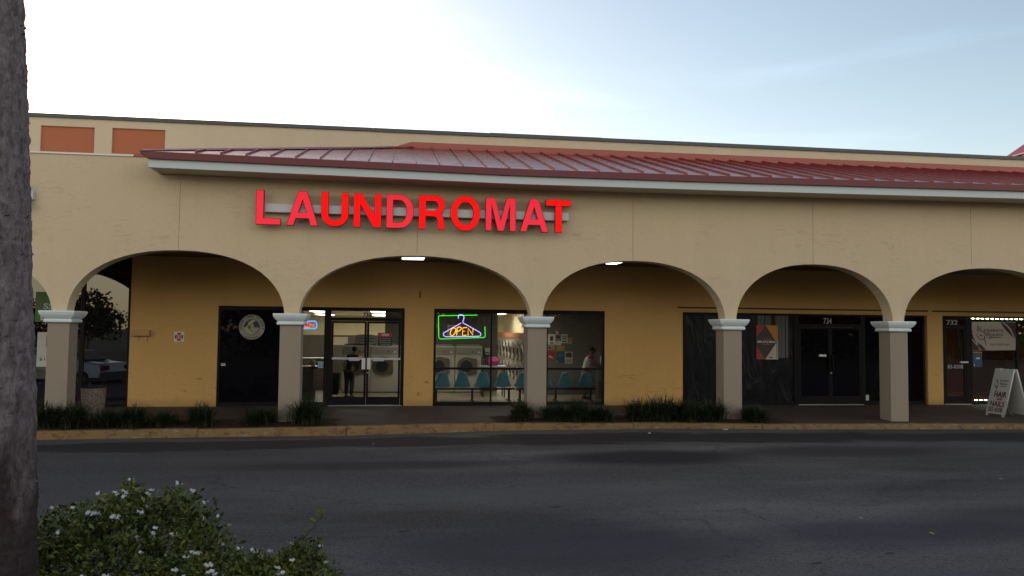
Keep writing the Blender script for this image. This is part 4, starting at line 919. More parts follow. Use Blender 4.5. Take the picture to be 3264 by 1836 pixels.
t = thing('salon_chair', 'tan armchair low behind the salon door glass', 'chair', (15.35, 21.5, 0)); bx('seat', 'poster_cream', t, 15.1, 15.6, 21.3, 21.8, .25, .45, bevel=.05); bx('backrest', 'poster_cream', t, 15.1, 15.6, 21.75, 21.88, .46, .85, bevel=.05); bx('base', 'black', t, 15.25, 15.45, 21.45, 21.65, 0, .249)
YY = YW+.05; bw = lambda x, y: (3040+x/10.35, 1000+y/10.35)
def bxz(P): return [(lambda q: (q.x, q.z))(at(*bw(x, y), YW)) for x, y in P]
BN = MB().prism(bxz([(575, 268), (2108, 272), (2080, 1205), (600, 1215)]), YY-.004, YY)
p = at(*bw(600, 280), YW); BN = base_at('salon_banner', 'pale banner reading Strawberry Blondes with a face drawing in the salon window', 'banner', BN, 'banner', (p.x, YY, p.z))
def bpoly(P, m, n_, k): MB().prism(bxz(P), YY-.0060-.0015*k, YY-.0047-.0015*k).build(n_, m, BN)
bpoly([(1530, 285), (2104, 285), (2078, 900), (2000, 780), (1850, 640), (1700, 480)], 'banner_brown', 'corner_field', 0)
bpoly([(598, 430), (640, 560), (700, 720), (800, 930), (960, 1040), (1110, 1200), (602, 1208)], 'banner_brown', 'corner_field', 0)
def ribbon(P, w_, m, n_, k, parent=None, mp=None, YY_=None):
    Q = [Vector(q) for q in P]; g = MB(); L, Rr = [], []
    for i, q in enumerate(Q):
        d_ = (Q[min(i+1, len(Q)-1)]-Q[max(i-1, 0)]).normalized(); nn = Vector((-d_.y, d_.x))*(w_/2*(.35+.65*math.sin(math.pi*(i+.6)/(len(Q)+.2)))); L.append(tuple(q+nn)); Rr.append(tuple(q-nn))
    for i in range(len(Q)-1): g.prism(bxz([L[i], L[i+1], Rr[i+1], Rr[i]]), YY-.0060-.0015*k, YY-.0047-.0015*k)
    return g.build(n_, m, BN)
ribbon([(1560, 285), (1640, 420), (1760, 580), (1900, 720), (2060, 890)], 40, 'banner', 'stripe', 1)
ribbon([(1650, 290), (1780, 380), (1900, 510), (2000, 700), (2075, 900)], 45, 'banner', 'stripe', 1)
ribbon([(650, 620), (720, 800), (800, 960), (900, 1200)], 45, 'banner', 'stripe', 1)
ribbon([(640, 840), (740, 960), (860, 1090), (930, 1200)], 40, 'banner', 'stripe', 1)
for P, w_ in (([(960, 420), (915, 450), (905, 520), (960, 575), (1050, 620), (1082, 700), (1050, 780), (1020, 840)], 26), ([(780, 680), (830, 770), (900, 840), (970, 860), (1040, 850)], 26), ([(1075, 700), (1060, 800), (1075, 930), (1105, 1060)], 24), ([(800, 390), (830, 480), (880, 570)], 22), ([(830, 360), (860, 440), (900, 510)], 16), ([(790, 520), (830, 545), (870, 570)], 18), ([(1280, 800), (1400, 780), (1630, 787)], 22), ([(1150, 815), (1200, 800), (1300, 750), (1370, 770)], 14)): ribbon(P, w_, 'ink_dark', 'drawn_line', 0)
bpoly([(885, 725), (920, 700), (950, 705), (990, 728), (935, 750)], 'ink_dark', 'drawn_lips', 0)
bpoly([(1200+40*math.cos(k*.6)+40, 790+40*math.sin(k*.6)) for k in range(10)], 'ink_dark', 'scissor_loop', 0); bpoly([(1200+22*math.cos(k*.6)+40, 790+22*math.sin(k*.6)) for k in range(10)], 'banner', 'scissor_hole', 1)
for s_, x0, y0, x1, y1, m_, b_ in (('trawberry', 1030, 480, 1690, 640, 'ink_dark', .0), ('Blondes', 1120, 622, 1650, 742, 'ink_dark', .0), ('Hair & Nail Studio', 1250, 978, 1880, 1042, 'poster_brown', -.004)):
    a = rect(*bw(x0, y0), *bw(x1, y1), YW); text_xz(s_, m_, BN, a[0], a[1], a[2], a[3], YY-.0055, b_)
poster(3101, 1121, 3130, 1170, YY, 'poster_blue', [('top_band', 'poster_orange', sq(0, 1, .92, 1)), ('caption', 'paper', sq(.35, .75, .52, .62)), ('mark', 'paper', sq(.08, .16, .06, .2))], 'dark blue poster with an orange top edge below the salon banner')
t = thing('light_strip', 'string of white leds round the salon window', 'light strip', (15.85, YW+.03, 2.36))
bx('strip', 'black', t, 15.81, 19.9, YW+.012, YW+.0295, 2.352, 2.405); bx('strip', 'black', t, 15.81, 19.9, YW+.012, YW+.0295, .095, .135)
for k in range(26):
    x = 15.80+.03+.149*k
    MB().loft([[(x, YW+.0, 2.372+dz), (x+.07, YW-.002, 2.362+1.6*dz)] for dz in (0,)] and [[(x, YW-.004, 2.376), (x, YW-.004, 2.382), (x, YW+.0115, 2.382), (x, YW+.0115, 2.376)], [(x+.075, YW-.004, 2.360), (x+.075, YW-.004, 2.392), (x+.075, YW+.0115, 2.392), (x+.075, YW+.0115, 2.360)]]).build('led', 'led', t)
    if k < 9: MB().loft([[(x+.05, YW-.004, .110), (x+.05, YW-.004, .116), (x+.05, YW+.0115, .116), (x+.05, YW+.0115, .110)], [(x+.125, YW-.004, .100), (x+.125, YW-.004, .130), (x+.125, YW+.0115, .130), (x+.125, YW+.0115, .100)]]).build('led', 'led', t)
# left shop: green sign and price poster
a = rect(110, 930, 176, 1026, YW); YY = YW+.05
t = base_at('green_window_sign', 'green window sign behind the first column, above the price poster', 'sign', MB().box(a[0], a[1], YY-.004, YY, a[2], a[3]), 'poster_green', (a[0], YY, a[2]))
text_xz('SS', 'ink_white', t, a[0]+.18, a[0]+.40, a[2]+.42*(a[3]-a[2]), a[2]+.62*(a[3]-a[2]), YY-.006, .02)
text_xz('B', 'ink_white', t, a[0]+.12, a[0]+.26, a[2]+.06*(a[3]-a[2]), a[2]+.32*(a[3]-a[2]), YY-.006, .03)
a = rect(115, 1059, 196, 1169, YW); h = a[3]-a[2]
t = base_at('price_poster', 'white price poster reading $1.00 beside the first column', 'poster', MB().box(a[0], a[1], YY-.004, YY, a[2], a[3]), 'paper', (a[0], YY, a[2]))
text_xz('$1.00', 'ink_dark', t, a[0]+.06, a[0]+.40, a[2]+.16*h, a[2]+.26*h, YY-.006, .0); bx('picture', 'poster_green', t, a[0]+.20, a[0]+.44, YY-.006, YY-.0045, a[2]+.58*h, a[2]+.92*h); bx('rule', 'paper_dull', t, a[0]+.06, a[0]+.5, YY-.006, YY-.0045, a[2]+.30*h, a[2]+.31*h)
# flood light on the arcade wall, half behind the palm
p = at(97, 622, YC+.06); t = thing('flood_light', 'white twin flap flood light on the wall at the palm trunk', 'flood light', (p.x, YC+.06, p.z))
bx('box', 'plastic_white', t, p.x-.2, p.x+.10, YC-.06, YC+.058, p.z-.10, p.z+.08, bevel=.006)
for z0, z1, s in ((.10, .24, 1), (-.12, -.26, -1)):
    MB().loft([[(p.x-.2, YC-.05, p.z+z0), (p.x+.06, YC-.05, p.z+z0), (p.x+.06, YC-.042, p.z+z0), (p.x-.2, YC-.042, p.z+z0)], [(p.x-.2, YC-.26, p.z+z1), (p.x+.09, YC-.26, p.z+z1), (p.x+.09, YC-.252, p.z+z1), (p.x-.2, YC-.252, p.z+z1)]]).build('flap', 'plastic_white' if s < 0 else 'alu_dark', t)
# A-frame sign on the walkway
zb = walk_z(14.7, 18); t = thing('sandwich_board', 'white folding pavement board reading HAIR AND NAILS outside the salon', 'sign', (14.87, 18.0, zb))
Y0, Y1, H_ = 18.32, 17.70, 1.16
def panel(xb, xt, nm, front):
    P = [(0, .06), (.02, .06), (.02, 0), (.12, 0), (.14, .05), (.86, .05), (.88, 0), (.98, 0), (.98, .06), (1, .06), (1, .985), (.97, 1), (.72, 1), (.69, .95), (.66, .93), (.64, .97), (.61, .995), (.40, .995), (.37, .97), (.355, .93), (.32, .95), (.29, 1), (.03, 1), (0, .985)]
    me = curve_mesh([P], .001); n_ = Vector((H_, 0, -(xt-xb))).normalized()*(-1 if front else 1)
    f = lambda p, th=.035: Vector((xb+(xt-xb)*p.y, Y0+(Y1-Y0)*p.x, zb+H_*p.y)) + n_*(th if p.z > 0 else 0)
    o = place(me, 'plastic_white', f, t, nm); return o, n_
o, n_ = panel(14.56, 14.865, 'front_panel', True); panel(15.20, 14.895, 'rear_panel', False)
MB().box(14.862, 14.898, Y1+.02, Y0-.02, zb+1.10, zb+1.135).build('hinge', 'plastic_white', t)
def board_text(s_, u0, u1, w0, w1, m_, b_=.03):
    me = text_mesh(s_, b_, .002); xs_ = [v.co.x for v in me.vertices]; ys_ = [v.co.y for v in me.vertices]; a, b, c, d_ = min(xs_), max(xs_), min(ys_), max(ys_)
    def f(p):
        u = u0+(u1-u0)*(p.x-a)/(b-a); w_ = w0+(w1-w0)*(p.y-c)/(d_-c)
        return Vector((14.56+.305*w_, Y0+(Y1-Y0)*u, zb+H_*w_)) + n_*(.0375+p.z)
    place(me, m_, f, o, 'lettering')
board_text('HAIR', .26, .92, .40, .52, 'sign_maroon'); board_text('AND', .44, .74, .335, .385, 'sign_maroon'); board_text('NAILS', .14, .90, .20, .315, 'sign_maroon'); board_text('283-8308', .08, .86, .09, .185, 'sign_maroon', .02)
board_text('Strawberry', .40, .86, .72, .775, 'ink_dark', .0); board_text('Blondes', .46, .82, .66, .71, 'ink_dark', .0)
def board_line(P, wd):
    g = MB()
    for (u0, w0), (u1, w1) in zip(P, P[1:]):
        d_ = Vector((u1-u0, w1-w0)).normalized(); q = Vector((-d_.y, d_.x))*wd; C = [(u0+q.x, w0+q.y), (u1+q.x, w1+q.y), (u1-q.x, w1-q.y), (u0-q.x, w0-q.y)]
        f = lambda u, w_, th: Vector((14.56+.305*w_, Y0+(Y1-Y0)*u, zb+H_*w_)) + n_*th
        g.loft([[f(u, w_, .0355) for u, w_ in C], [f(u, w_, .0375) for u, w_ in C]])
    g.build('drawn_line', 'ink_dark', o)
board_line([(.20, .76), (.30, .72), (.36, .66), (.33, .62), (.24, .60), (.16, .66)], .012); board_line([(.33, .62), (.32, .56), (.33, .51)], .014); board_line([(.48, .63), (.8, .63)], .006)
# exposed aggregate trash can
p = at(298, 1260, 18.3); z0 = walk_z(p.x, 18.3)
t = thing('trash_can', 'pebbled concrete trash can with a raised black lid beside the first column', 'trash can', (p.x, 18.3, z0))
MB().lathe([(.20, z0), (.21, z0+.01), (.245, z0+.60), (.25, z0+.66), (.235, z0+.665), (.215, z0+.62), (.0, z0+.60)], (p.x, 18.3), 28).build('body', 'aggregate', t, smooth=False)
MB().lathe([(.213, z0+.64), (.225, z0+.70), (.205, z0+.70), (.195, z0+.64)], (p.x, 18.3), 24).build('liner_rim', 'black', t)
for k in range(3): a = 2.1*k+.4; MB().tube([(p.x+.17*math.cos(a), 18.3+.17*math.sin(a), z0+.69), (p.x+.17*math.cos(a), 18.3+.17*math.sin(a), z0+.80)], .01, 5).build('lid_post', 'black', t)
MB().lathe([(.0, z0+.80), (.20, z0+.80), (.215, z0+.815), (.19, z0+.85), (.10, z0+.875), (.0, z0+.88)], (p.x, 18.3), 24).build('lid', 'alu_dark', t, smooth=True)

# ------------------------------------------------------------------ planting
def leaf_quads(pos, d, up, L, W, fold=.25):
    d = d.normalized(); s = d.cross(up)
    if s.length < 1e-3: s = d.cross(Vector((1, 0, 0)))
    s.normalize(); n_ = s.cross(d); m = pos+d*L*.5
    return [pos, m+s*W+n_*W*fold, pos+d*L-n_*L*.12, m-s*W+n_*W*fold, m]
def leaf_object(name, leaves, m, parent=None, loc=None):
    vs, fs = [], []
    o0 = Vector(loc) if loc else Vector((0, 0, 0))
    for q in leaves:
        b = len(vs); vs += [p-o0 for p in q]; fs += [(b, b+1, b+4), (b+1, b+2, b+4), (b+2, b+3, b+4), (b+3, b, b+4)] if len(q) == 5 else [(b, b+1, b+2, b+3)]
    me = bpy.data.meshes.new(name); me.from_pydata(vs, [], fs); me.materials.append(M[m])
    o = bpy.data.objects.new(name, me); COL.objects.link(o); o.parent = parent
    return o
rv = lambda: Vector((random.gauss(0, 1), random.gauss(0, 1), random.gauss(0, 1)))
# liriope-like tufts along the kerb
def tuft_mesh(seed, n, h, r):
    rnd = random.Random(seed); vs, fs = [], []
    for k in range(n):
        a = rnd.uniform(0, 6.283); out = rnd.uniform(.05, 1.15)**.75*r; L = h*rnd.uniform(.5, 1.3); w = rnd.uniform(.005, .009); bx_, by_ = rnd.gauss(0, r*.26), rnd.gauss(0, r*.14); droop = rnd.uniform(.35, 1.25)
        px_, py_ = -math.sin(a)*w, math.cos(a)*w; b = len(vs)
        for j in range(6):
            t_ = j/5; rad = out*t_**1.5*(1+droop*.3); z = L*(t_*1.25-(.25+.62*droop*(out/r))*t_**2.4); k_ = (1-t_**2.2)
            vs += [(bx_+math.cos(a)*rad+px_*k_, by_+math.sin(a)*rad+py_*k_, z), (bx_+math.cos(a)*rad-px_*k_, by_+math.sin(a)*rad-py_*k_, z)]
        for j in range(5): fs.append((b+2*j, b+2*j+1, b+2*j+3, b+2*j+2))
    me = bpy.data.meshes.new('grass_tuft'); me.from_pydata(vs, [], fs); me.materials.append(M['grass_leaf']); return me
TM = [tuft_mesh(s, 620, .50, .56) for s in (1, 2, 3, 4)]
TUFT = [(150, 17.15, 1.15, 'big grass tuft at the palm trunk hiding the foot of the first column'), (232, 17.1, 1.12, 'grass tuft between the first column and the trash can'), (345, 17.05, .98, 'grass tuft just right of the trash can'), (425, 17.05, .95, 'grass tuft under the ochre junction box'), (520, 17.05, .86, 'grass tuft below and left of the round red emblem'), (640, 17.05, .98, 'grass tuft below the left edge of the dark emblem window'),
 (828, 17.05, .96, 'grass tuft left of the second column, below the round emblem'), (976, 17.0, 1.08, 'bushy grass tuft right of the second column with an upright tip'), (1660, 17.1, .95, 'grass tuft left of the third column'), (1772, 17.05, 1.0, 'grass tuft touching the right side of the third column'), (1842, 17.05, 1.0, 'grass tuft in front of the right window pane, middle of three'), (1905, 17.05, .92, 'grass tuft below the right end of the clear window'),
 (2030, 17.05, .98, 'first grass tuft of the clump on the ochre wall, far from the column'), (2105, 17.05, 1.1, 'second grass tuft of the clump before the ochre wall'), (2185, 17.05, 1.1, 'third grass tuft of the clump, at the vacant window edge'), (2265, 17.05, 1.08, 'grass tuft touching the left side of the fourth column'), (2402, 17.05, .98, 'grass tuft right of the fourth column')]
for k, (px, Y, s, lb) in enumerate(TUFT):
    x = X_(px, Y, 1320); o = bpy.data.objects.new('grass_tuft', TM[k % 4]); COL.objects.link(o)
    o.location = (x, Y, walk_z(x, Y)+.02); o.rotation_euler = (0, 0, k*1.7); o.scale = (s*.95, s*.95, s*(.86 if k not in (7, 13) else 1.1)*(1+.13*math.sin(k*2.7))); tag(o, lb, 'grass', 'grass tufts along the kerb')
# flowering hedge plants in front
FL = None
def flower_mesh(seed):
    rnd = random.Random(seed); g = MB(); g.mi = 0
    for q in range(rnd.choice((2, 3, 4))):
        c = Vector((rnd.uniform(-.026, .026), rnd.uniform(-.026, .026), rnd.uniform(-.006, .02))); nrm = Vector((rnd.uniform(-.6, .6), -.55+rnd.uniform(-.4, .4), .75)).normalized(); u = nrm.cross(Vector((0, 0, 1))).normalized(); w = nrm.cross(u); R_ = rnd.uniform(.015, .021)
        for p in range(7):
            a = p*6.283/7; d_ = u*math.cos(a)+w*math.sin(a); s_ = u*-math.sin(a)+w*math.cos(a)
            g.face([c, c+d_*R_*.6+s_*R_*.22+nrm*.003, c+d_*R_-nrm*.002, c+d_*R_*.6-s_*R_*.22+nrm*.003], 0)
        g.tube([c-nrm*.02, c-nrm*.001], .0022, 4)
    for q in range(1):
        c = Vector((rnd.uniform(-.02, .02), rnd.uniform(-.02, .02), .004)); g.tube([c, c+Vector((.004, 0, .010)), c+Vector((.005, 0, .017))], [.0014, .0032, .001], 5)
    b = g.build('flower', 'petal', None, flip=False); me = b.data; bpy.data.objects.remove(b); return me
FM = [flower_mesh(s) for s in range(6)]
def shrub(label, c, rad, n, nf, sprigs, seed):
    rnd = random.Random(seed); c = Vector(c); t = thing('flowering_shrub', label, 'shrub', (c.x, c.y, -.24), 'white flowered shrubs in the front bed')
    def surf(u):   # lumpy radius in direction u, flat topped
        return (abs(u.x)**2.7+abs(u.y)**2.7+abs(u.z)**2.7)**(-1/2.7)*SF(u)
    def SF(u): return .84+.22*noise.noise(u*1.9+Vector((seed, 0, 0)))+.14*noise.noise(u*5+Vector((0, seed, 0)))
    def rdir():
        u = Vector((rnd.gauss(0, 1), rnd.gauss(0, 1), rnd.gauss(.35, 1))); u.normalize(); return u
    lv = []
    def cluster(p, u, k):
        for _ in range(k):
            d_ = (u*.9+Vector((rnd.gauss(0, .8), rnd.gauss(0, .8), rnd.gauss(.15, .6)))).normalized(); q = p+Vector((rnd.gauss(0, .022), rnd.gauss(0, .022), rnd.gauss(0, .022)))
            upv = (u+Vector((rnd.gauss(0, .4), rnd.gauss(0, .4), .8+rnd.gauss(0, .4)))).normalized(); L = rnd.uniform(.024, .046)*(1.45 if rnd.random() < .12 else 1)
            lv.append(leaf_quads(q, d_, upv, L, L*rnd.uniform(.22, .31)))
    for _ in range(n):
        u = rdir()
        if u.z < -.25: continue
        s_ = surf(u)*(1-abs(rnd.gauss(0, .13))); cluster(c+Vector((u.x*rad[0], u.y*rad[1], u.z*rad[2]))*s_, u, 5)
    tops = []
    for _ in range(sprigs):
        u = rdir(); u.z = abs(u.z)*.6+.35; u.normalize(); p = c+Vector((u.x*rad[0], u.y*rad[1], u.z*rad[2]))*surf(u); d_ = (u*.35+Vector((rnd.gauss(0, .3), rnd.gauss(0, .3), 1))).normalized(); L = rnd.uniform(.03, .10)
        for j in range(int(L/.018)):
            q = p+d_*(.018*j); a = j*2.4
            for s__ in (1, -1):
                dd = (Vector((math.cos(a)*s__, math.sin(a)*s__, .55))).normalized(); lv.append(leaf_quads(q, dd, Vector((0, 0, 1)), .034*(1-.4*j*.018/L), .008))
        tops.append(p+d_*L)
    leaf_object('leaves', lv, 'hedge_leaf', t, t.location)
    g = MB()
    for k in range(26):
        u = rdir(); u.z = abs(u.z); e = c+Vector((u.x*rad[0], u.y*rad[1], u.z*rad[2]))*.85; b0 = Vector((c.x+rnd.gauss(0, .12), c.y+rnd.gauss(0, .1), -.22)); g.tube([b0, b0.lerp(e, .5)+Vector((0, 0, .08)), e], [.010, .007, .003], 5)
    g.build('stems', 'stem', t)
    for k in range(nf):
        if k < len(tops)*.45: p = tops[k]
        else:
            while True:
                u = rdir()
                if u.y < .25 and u.z > -.1: break
            if rnd.random() < .6: u.z = abs(u.z)+.5; u.normalize()
            p = c+Vector((u.x*rad[0], u.y*rad[1], u.z*rad[2]))*(surf(u)*1.03)
        o = bpy.data.objects.new('flower', FM[k % 6]); COL.objects.link(o); o.parent = t; o.location = p-Vector(t.location); o.rotation_euler = (rnd.uniform(-.4, .4), rnd.uniform(-.4, .4), rnd.uniform(-.8, .8)); q = rnd.uniform(.5, .82); o.scale = (q, q, q)
shrub('tall leafy shrub with scattered white star flowers right of the palm', (-1.72, 5.20, .10), (.88, .66, .86), 7200, 84, 80, 3)
shrub('low spreading white flowered shrub at the bottom edge, right of the tall one', (-.66, 4.98, -.03), (.50, .55, .70), 4200, 40, 40, 8)
# sprig that leans out over the asphalt
t = thing('bare_twig', 'thin twig with a few pale leaves leaning over the asphalt behind low shrub', 'twig', tuple(at(965, 1715, 4.9)))
pts = [at(x, y, 4.9) for x, y in ((960, 1720), (985, 1695), (1003, 1680), (1007, 1665), (1024, 1650), (1028, 1636))]; MB().tube(pts, .004, 5).build('stem', 'stem', t)
leaf_object('leaves', [leaf_quads(p_+Vector((0, 0, .004)), Vector((-.8, .2, .5)), Vector((0, -.5, 1)), .045, .012) for p_ in pts[1:]]+[leaf_quads(pts[-1], Vector((.3, 0, 1)), Vector((0, -1, .3)), .035, .01), leaf_quads(pts[-1], Vector((-.6, 0, .6)), Vector((0, -1, .3)), .035, .01)], 'hedge_leaf', t, t.location)
tag(base_at('front_bed', None, None, MB().box(-6, .1, .4, 5.75, -.6, -.19), 'mulch', (-3, 2.6, -.3)), kind='structure')
# palm at the left edge
PE = [(-.3, -1.80), (.2, -1.80), (.64, -1.812), (1.1, -1.832), (1.5, -1.850), (1.9, -1.880), (2.23, -1.903), (2.6, -1.922), (2.9, -1.942), (3.3, -1.968), (3.65, -1.998), (5.2, -2.14), (6.6, -2.24)]
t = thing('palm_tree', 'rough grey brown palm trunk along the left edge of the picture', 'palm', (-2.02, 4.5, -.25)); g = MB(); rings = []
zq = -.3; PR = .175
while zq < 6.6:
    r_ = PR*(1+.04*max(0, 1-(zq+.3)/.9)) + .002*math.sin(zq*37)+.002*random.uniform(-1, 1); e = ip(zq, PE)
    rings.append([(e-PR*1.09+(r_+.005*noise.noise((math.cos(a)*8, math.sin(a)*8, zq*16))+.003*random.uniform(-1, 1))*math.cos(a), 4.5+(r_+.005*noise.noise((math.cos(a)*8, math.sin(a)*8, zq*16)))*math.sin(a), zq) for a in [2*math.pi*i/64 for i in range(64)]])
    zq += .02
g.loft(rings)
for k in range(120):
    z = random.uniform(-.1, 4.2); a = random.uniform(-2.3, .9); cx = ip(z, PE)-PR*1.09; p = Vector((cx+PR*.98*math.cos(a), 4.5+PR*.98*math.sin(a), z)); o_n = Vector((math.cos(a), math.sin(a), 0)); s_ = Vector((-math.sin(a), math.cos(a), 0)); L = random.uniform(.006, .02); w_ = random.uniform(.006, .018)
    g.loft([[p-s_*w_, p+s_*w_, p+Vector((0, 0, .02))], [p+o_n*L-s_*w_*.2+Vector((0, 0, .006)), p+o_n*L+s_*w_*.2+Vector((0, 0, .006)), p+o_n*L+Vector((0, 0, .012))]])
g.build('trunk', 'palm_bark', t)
lv = []
for k in range(22):
    a = k*2.4; pit = .9-.05*k; base = Vector((-2.42, 4.5, 6.6)); p = base.copy(); d_ = Vector((math.cos(a)*math.cos(pit), math.sin(a)*math.cos(pit), math.sin(pit)))
    for j in range(24):
        p = p+d_*.11; d_ = (d_+Vector((0, 0, -.045))).normalized(); sd = d_.cross(Vector((0, 0, 1))).normalized()
        for s__ in (1, -1): lv.append(leaf_quads(p, (sd*s__+d_*.6+Vector((0, 0, -.25))), Vector((0, 0, 1)), .5*(1-.6*abs(j/24-.4)), .018))
leaf_object('crown', lv, 'tree_leaf', t, t.location)
# small litter
def bit(px, py, name, label, cat, m, shape):
    d_ = CF + CR*((px-1632)/F_PX) - CU*((py-918)/F_PX); z = -.22; k = (z-EYE)/d_.z; q = Vector((0, 0, EYE))+d_*k; z = road_z(q.x, q.y)+.006; k = (z-EYE)/d_.z; q = Vector((0, 0, EYE))+d_*k
    g = MB()
    if shape == 'twig': g.tube([q+Vector((-.08, -.02, .004)), q+Vector((-.02, .0, .008)), q+Vector((.03, .005, .006)), q+Vector((.07, .04, .004))], [.002, .005, .004, .002], 5)
    else: g.loft([[(q.x-.05*shape, q.y-.03, q.z), (q.x+.05*shape, q.y-.035, q.z), (q.x+.055*shape, q.y+.03, q.z), (q.x-.045*shape, q.y+.035, q.z)], [(q.x-.05*shape, q.y-.03, q.z+.01), (q.x+.05*shape, q.y-.035, q.z+.006), (q.x+.055*shape, q.y+.03, q.z+.012), (q.x-.045*shape, q.y+.035, q.z+.006)]])
    base_at(name, label, cat, g, m, tuple(q))
bit(2312, 1369, 'paper_scrap', 'white paper scrap by the kerb right of the fourth column', 'litter', 'paper', 1.0)
bit(2070, 1381, 'paper_scrap', 'tiny pale scrap on the asphalt near the third column clump', 'litter', 'paper', .4)
bit(1775, 1617, 'fallen_twig', 'dark twig on the asphalt in the middle of the lane', 'twig', 'ink_dark', 'twig')
bit(2605, 1797, 'fallen_twig', 'dark twig near the bottom edge right of centre', 'twig', 'ink_dark', 'twig')
bit(2838, 1765, 'fallen_twig', 'dark twig on the asphalt near the lower right corner', 'twig', 'ink_dark', 'twig')
bit(1290, 1695, 'fallen_twig', 'small dark twig on the asphalt right of the flowering shrubs', 'twig', 'ink_dark', 'twig')
bit(2970, 1701, 'dry_leaf', 'pale dry leaf on the asphalt at lower right', 'leaf', 'paper_dull', .22)
bit(2745, 1652, 'dry_leaf', 'pale dry leaf on the asphalt right of centre, farther one', 'leaf', 'paper_dull', .2)
bit(3190, 1527, 'dry_leaf', 'small pale leaf on the asphalt far right', 'leaf', 'paper_dull', .2)
bit(1190, 1415, 'paper_scrap', 'flat pale scrap on the asphalt in front of the doors', 'litter', 'paper_dull', .3)

# ------------------------------------------------------------------ across the lot (mirrored in the shop glass)
def tree(x, y, h, r, seed, label, low=.45, nb=11, nl=2600, ls=.30):
    rnd = random.Random(seed); t = thing('lot_tree', label, 'tree', (x, y, -.25), 'trees across the car park')
    MB().tube([(x, y, -.3), (x+.1, y, h*.3), (x-.05, y+.1, h*.6)], [.14, .11, .06], 8).build('trunk', 'trunk', t)
    lv = []; bl = [(Vector((x+rnd.gauss(0, r*.5), y+rnd.gauss(0, r*.5), h*rnd.uniform(low, .88))), r*rnd.uniform(.35, .6)) for _ in range(nb)]
    for k in range(nl):
        c, q = rnd.choice(bl); u = Vector((rnd.gauss(0, 1), rnd.gauss(0, 1), rnd.gauss(0, 1))).normalized(); p = c+u*q*rnd.uniform(.6, 1.05)
        lv.append(leaf_quads(p, Vector((rnd.gauss(0, 1), rnd.gauss(0, 1), rnd.gauss(0, 1))), Vector((rnd.gauss(0, 1), rnd.gauss(0, 1), 1)), ls, ls*.3))
    leaf_object('crown', lv, 'tree_leaf', t, t.location)
for k, (x, y, h, r, lb) in enumerate([(-27, -19, 3.6, 2.6, 'low tree across the lot, mirrored at the left edge of the tall shop window'), (-22, -20, 4.4, 2.2, 'taller tree across the lot, mirrored in the middle of the tall shop window'), (-17.5, -19, 3.7, 2.3, 'low tree across the lot, mirrored beside the ochre wall'), (-9, -22, 8.5, 4.0, 'tall tree across the lot behind the dark emblem window mirror'), (-1, -21, 8.5, 4.2, 'tall tree across the lot facing the double doors'), (7, -22, 8.0, 4.0, 'tall tree across the lot facing the clear window'), (15, -23, 8.8, 4.4, 'tall tree across the lot facing the vacant shop'), (24, -23, 8.5, 4.2, 'tall tree across the lot facing the salon'), (33, -24, 8.5, 4.2, 'tall tree across the lot, second beyond the salon'), (42, -24, 8.5, 4.4, 'tall tree across the lot, third beyond the salon'), (51, -25, 8.5, 4.4, 'tall tree across the lot, fourth beyond the salon'), (60, -25, 8.5, 4.4, 'tall tree across the lot at its far right end')]): tree(x, y, h, r, 40+k, lb, *((.08, 34, 7000, .55) if h > 6 else ()))
t = thing('parked_car', 'silver sedan parked at the far left, mirrored in the tall shop window', 'car', (-12.6, 7.6, -.42), rz=R(24)); bz = .0
P = [(-2.25, .30), (-2.2, .72), (-1.45, .86), (-.75, 1.36), (.55, 1.40), (1.35, 1.0), (2.15, .95), (2.28, .62), (2.22, .28)]
g = MB(); rings = []
for y, k in ((-.86, .0), (-.80, .55), (-.55, 1), (.55, 1), (.80, .55), (.86, .0)):
    rings.append([(x*(1-.02*(1-k)), y*(1 if z < .9 else .86), .28+(z-.28)*(.93+.07*k)) for x, z in P])
g.loft(rings); g.build('body', 'car_paint', t, local=True, bevel=.03)
for s in (1, -1): MB().prism([(-.68, .92), (-.66, 1.28), (.50, 1.31), (1.1, 1.0)], s*.76, s*.79).build('side_window', 'car_glass', t, local=True)
MB().loft([[(1.30, -.6, 1.045), (1.30, .6, 1.045), (.66, .56, 1.36), (.66, -.56, 1.36)], [(1.33, -.6, 1.06), (1.33, .6, 1.06), (.69, .56, 1.375), (.69, -.56, 1.375)]]).build('rear_window', 'car_glass', t, local=True)
for s in (1, -1): MB().box(2.17, 2.29, s*.45, s*.8, .70, .86).build('tail_light', 'tail', t, local=True)
for x in (-1.4, 1.4):
    for s in (1, -1):
        n_ = 20; rg = lambda r_, y: [(x+r_*math.cos(6.283*i/n_), y, .32+r_*math.sin(6.283*i/n_)) for i in range(n_)]
        w_ = MB().loft([rg(.32, s*.66), rg(.32, s*.88)]).build('wheel', 'rubber', t, local=True); MB().loft([rg(.2, s*.881), rg(.2, s*.89)]).build('rim', 'steel', w_, local=True)

# ------------------------------------------------------------------ light
SUN_EL, SUN_AZ = R(16), R(-24)                    # behind the shops, to the left
sd = Vector((math.sin(SUN_AZ)*math.cos(SUN_EL), math.cos(SUN_AZ)*math.cos(SUN_EL), math.sin(SUN_EL)))
w = bpy.data.worlds.new('World'); sc.world = w; w.use_nodes = True
nt = w.node_tree; bg = nt.nodes['Background']; sky = nt.nodes.new('ShaderNodeTexSky'); sky.sky_type = 'NISHITA'; sky.sun_disc = False
sky.sun_elevation = SUN_EL; sky.sun_rotation = SUN_AZ; sky.air_density = 1.0; sky.dust_density = .6; sky.ozone_density = 1.0; sky.altitude = 10
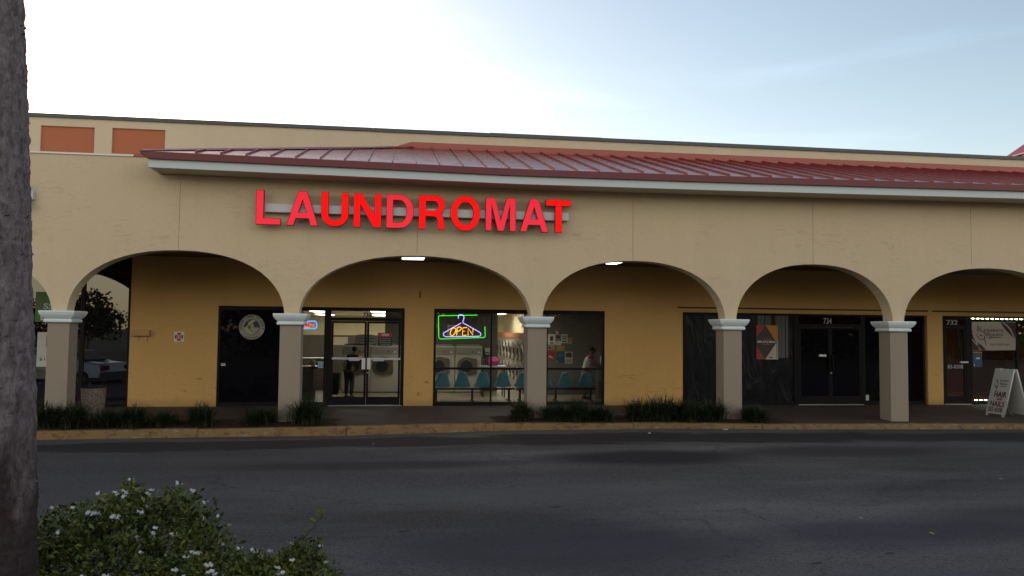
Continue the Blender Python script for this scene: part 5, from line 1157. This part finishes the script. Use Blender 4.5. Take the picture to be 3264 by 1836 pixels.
# clear sky in front; warm evening sky behind, its clouded glow added to brighten the facade
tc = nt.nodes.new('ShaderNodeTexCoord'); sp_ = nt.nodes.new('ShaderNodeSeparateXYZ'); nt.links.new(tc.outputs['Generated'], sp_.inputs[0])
def wmath(op, a, b, c_=None):
    k = nt.nodes.new('ShaderNodeMath'); k.operation = op
    for i, v_ in ((0, a), (1, b)) + (((2, c_),) if c_ is not None else ()):
        if isinstance(v_, (int, float)): k.inputs[i].default_value = v_
        else: nt.links.new(v_, k.inputs[i])
    return k.outputs[0]
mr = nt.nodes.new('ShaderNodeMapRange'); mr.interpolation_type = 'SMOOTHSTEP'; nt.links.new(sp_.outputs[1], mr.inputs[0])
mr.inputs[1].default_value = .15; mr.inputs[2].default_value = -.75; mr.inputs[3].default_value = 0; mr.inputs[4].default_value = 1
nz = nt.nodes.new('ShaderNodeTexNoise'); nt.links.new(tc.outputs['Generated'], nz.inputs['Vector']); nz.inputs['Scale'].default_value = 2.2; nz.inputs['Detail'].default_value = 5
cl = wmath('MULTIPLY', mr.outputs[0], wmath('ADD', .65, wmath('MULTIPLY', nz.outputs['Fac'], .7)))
wm = nt.nodes.new('ShaderNodeMapping'); nt.links.new(tc.outputs['Generated'], wm.inputs['Vector']); wm.inputs['Rotation'].default_value = (0, R(38), 0); wm.inputs['Scale'].default_value = (1.1, 1.1, 9)
wn = nt.nodes.new('ShaderNodeTexNoise'); nt.links.new(wm.outputs[0], wn.inputs['Vector']); wn.inputs['Scale'].default_value = 2.4; wn.inputs['Detail'].default_value = 6; wn.inputs['Roughness'].default_value = .55; wn.inputs['Distortion'].default_value = .5
wr = nt.nodes.new('ShaderNodeMapRange'); wr.interpolation_type = 'SMOOTHSTEP'; nt.links.new(wn.outputs['Fac'], wr.inputs[0]); wr.inputs[1].default_value = .50; wr.inputs[2].default_value = .78; wr.inputs[3].default_value = .97; wr.inputs[4].default_value = 1.07
wv = nt.nodes.new('ShaderNodeVectorMath'); wv.operation = 'SCALE'; nt.links.new(sky.outputs[0], wv.inputs[0]); nt.links.new(wr.outputs[0], wv.inputs['Scale'])
cm = nt.nodes.new('ShaderNodeMix'); cm.data_type = 'RGBA'; cm.blend_type = 'MULTIPLY'; cm.inputs[0].default_value = 1; nt.links.new(wv.outputs[0], cm.inputs[6]); cm.inputs[7].default_value = (1.14, 1, .87, 1)
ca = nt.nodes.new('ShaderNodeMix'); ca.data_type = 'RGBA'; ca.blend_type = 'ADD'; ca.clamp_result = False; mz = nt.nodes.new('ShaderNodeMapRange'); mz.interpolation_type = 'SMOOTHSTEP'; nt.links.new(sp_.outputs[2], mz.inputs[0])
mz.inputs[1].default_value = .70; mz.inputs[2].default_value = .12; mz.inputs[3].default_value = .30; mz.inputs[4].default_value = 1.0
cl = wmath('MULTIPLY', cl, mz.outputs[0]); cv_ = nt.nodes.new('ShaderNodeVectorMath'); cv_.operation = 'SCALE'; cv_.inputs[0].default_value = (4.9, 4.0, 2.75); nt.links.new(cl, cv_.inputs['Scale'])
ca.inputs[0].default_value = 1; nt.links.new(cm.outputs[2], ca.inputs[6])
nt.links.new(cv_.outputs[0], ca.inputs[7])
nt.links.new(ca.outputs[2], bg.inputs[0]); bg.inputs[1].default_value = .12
sl = bpy.data.lights.new('sun', 'SUN'); sl.energy = 2.0; sl.angle = R(.5); sl.color = (1, .82, .62); so = bpy.data.objects.new('sun', sl); COL.objects.link(so)
so.rotation_euler = (-sd).to_track_quat('-Z', 'Y').to_euler(); so.location = (-20, 40, 20)
sc.view_settings.view_transform = 'Standard'; sc.view_settings.look = 'None'; sc.view_settings.gamma = 1; sc.view_settings.use_curve_mapping = False
sc.view_settings.exposure = .87
sc.render.engine = 'CYCLES'; sc.cycles.use_denoising = True; sc.cycles.max_bounces = 8; sc.cycles.transparent_max_bounces = 16
sc.cycles.sample_clamp_indirect = 6
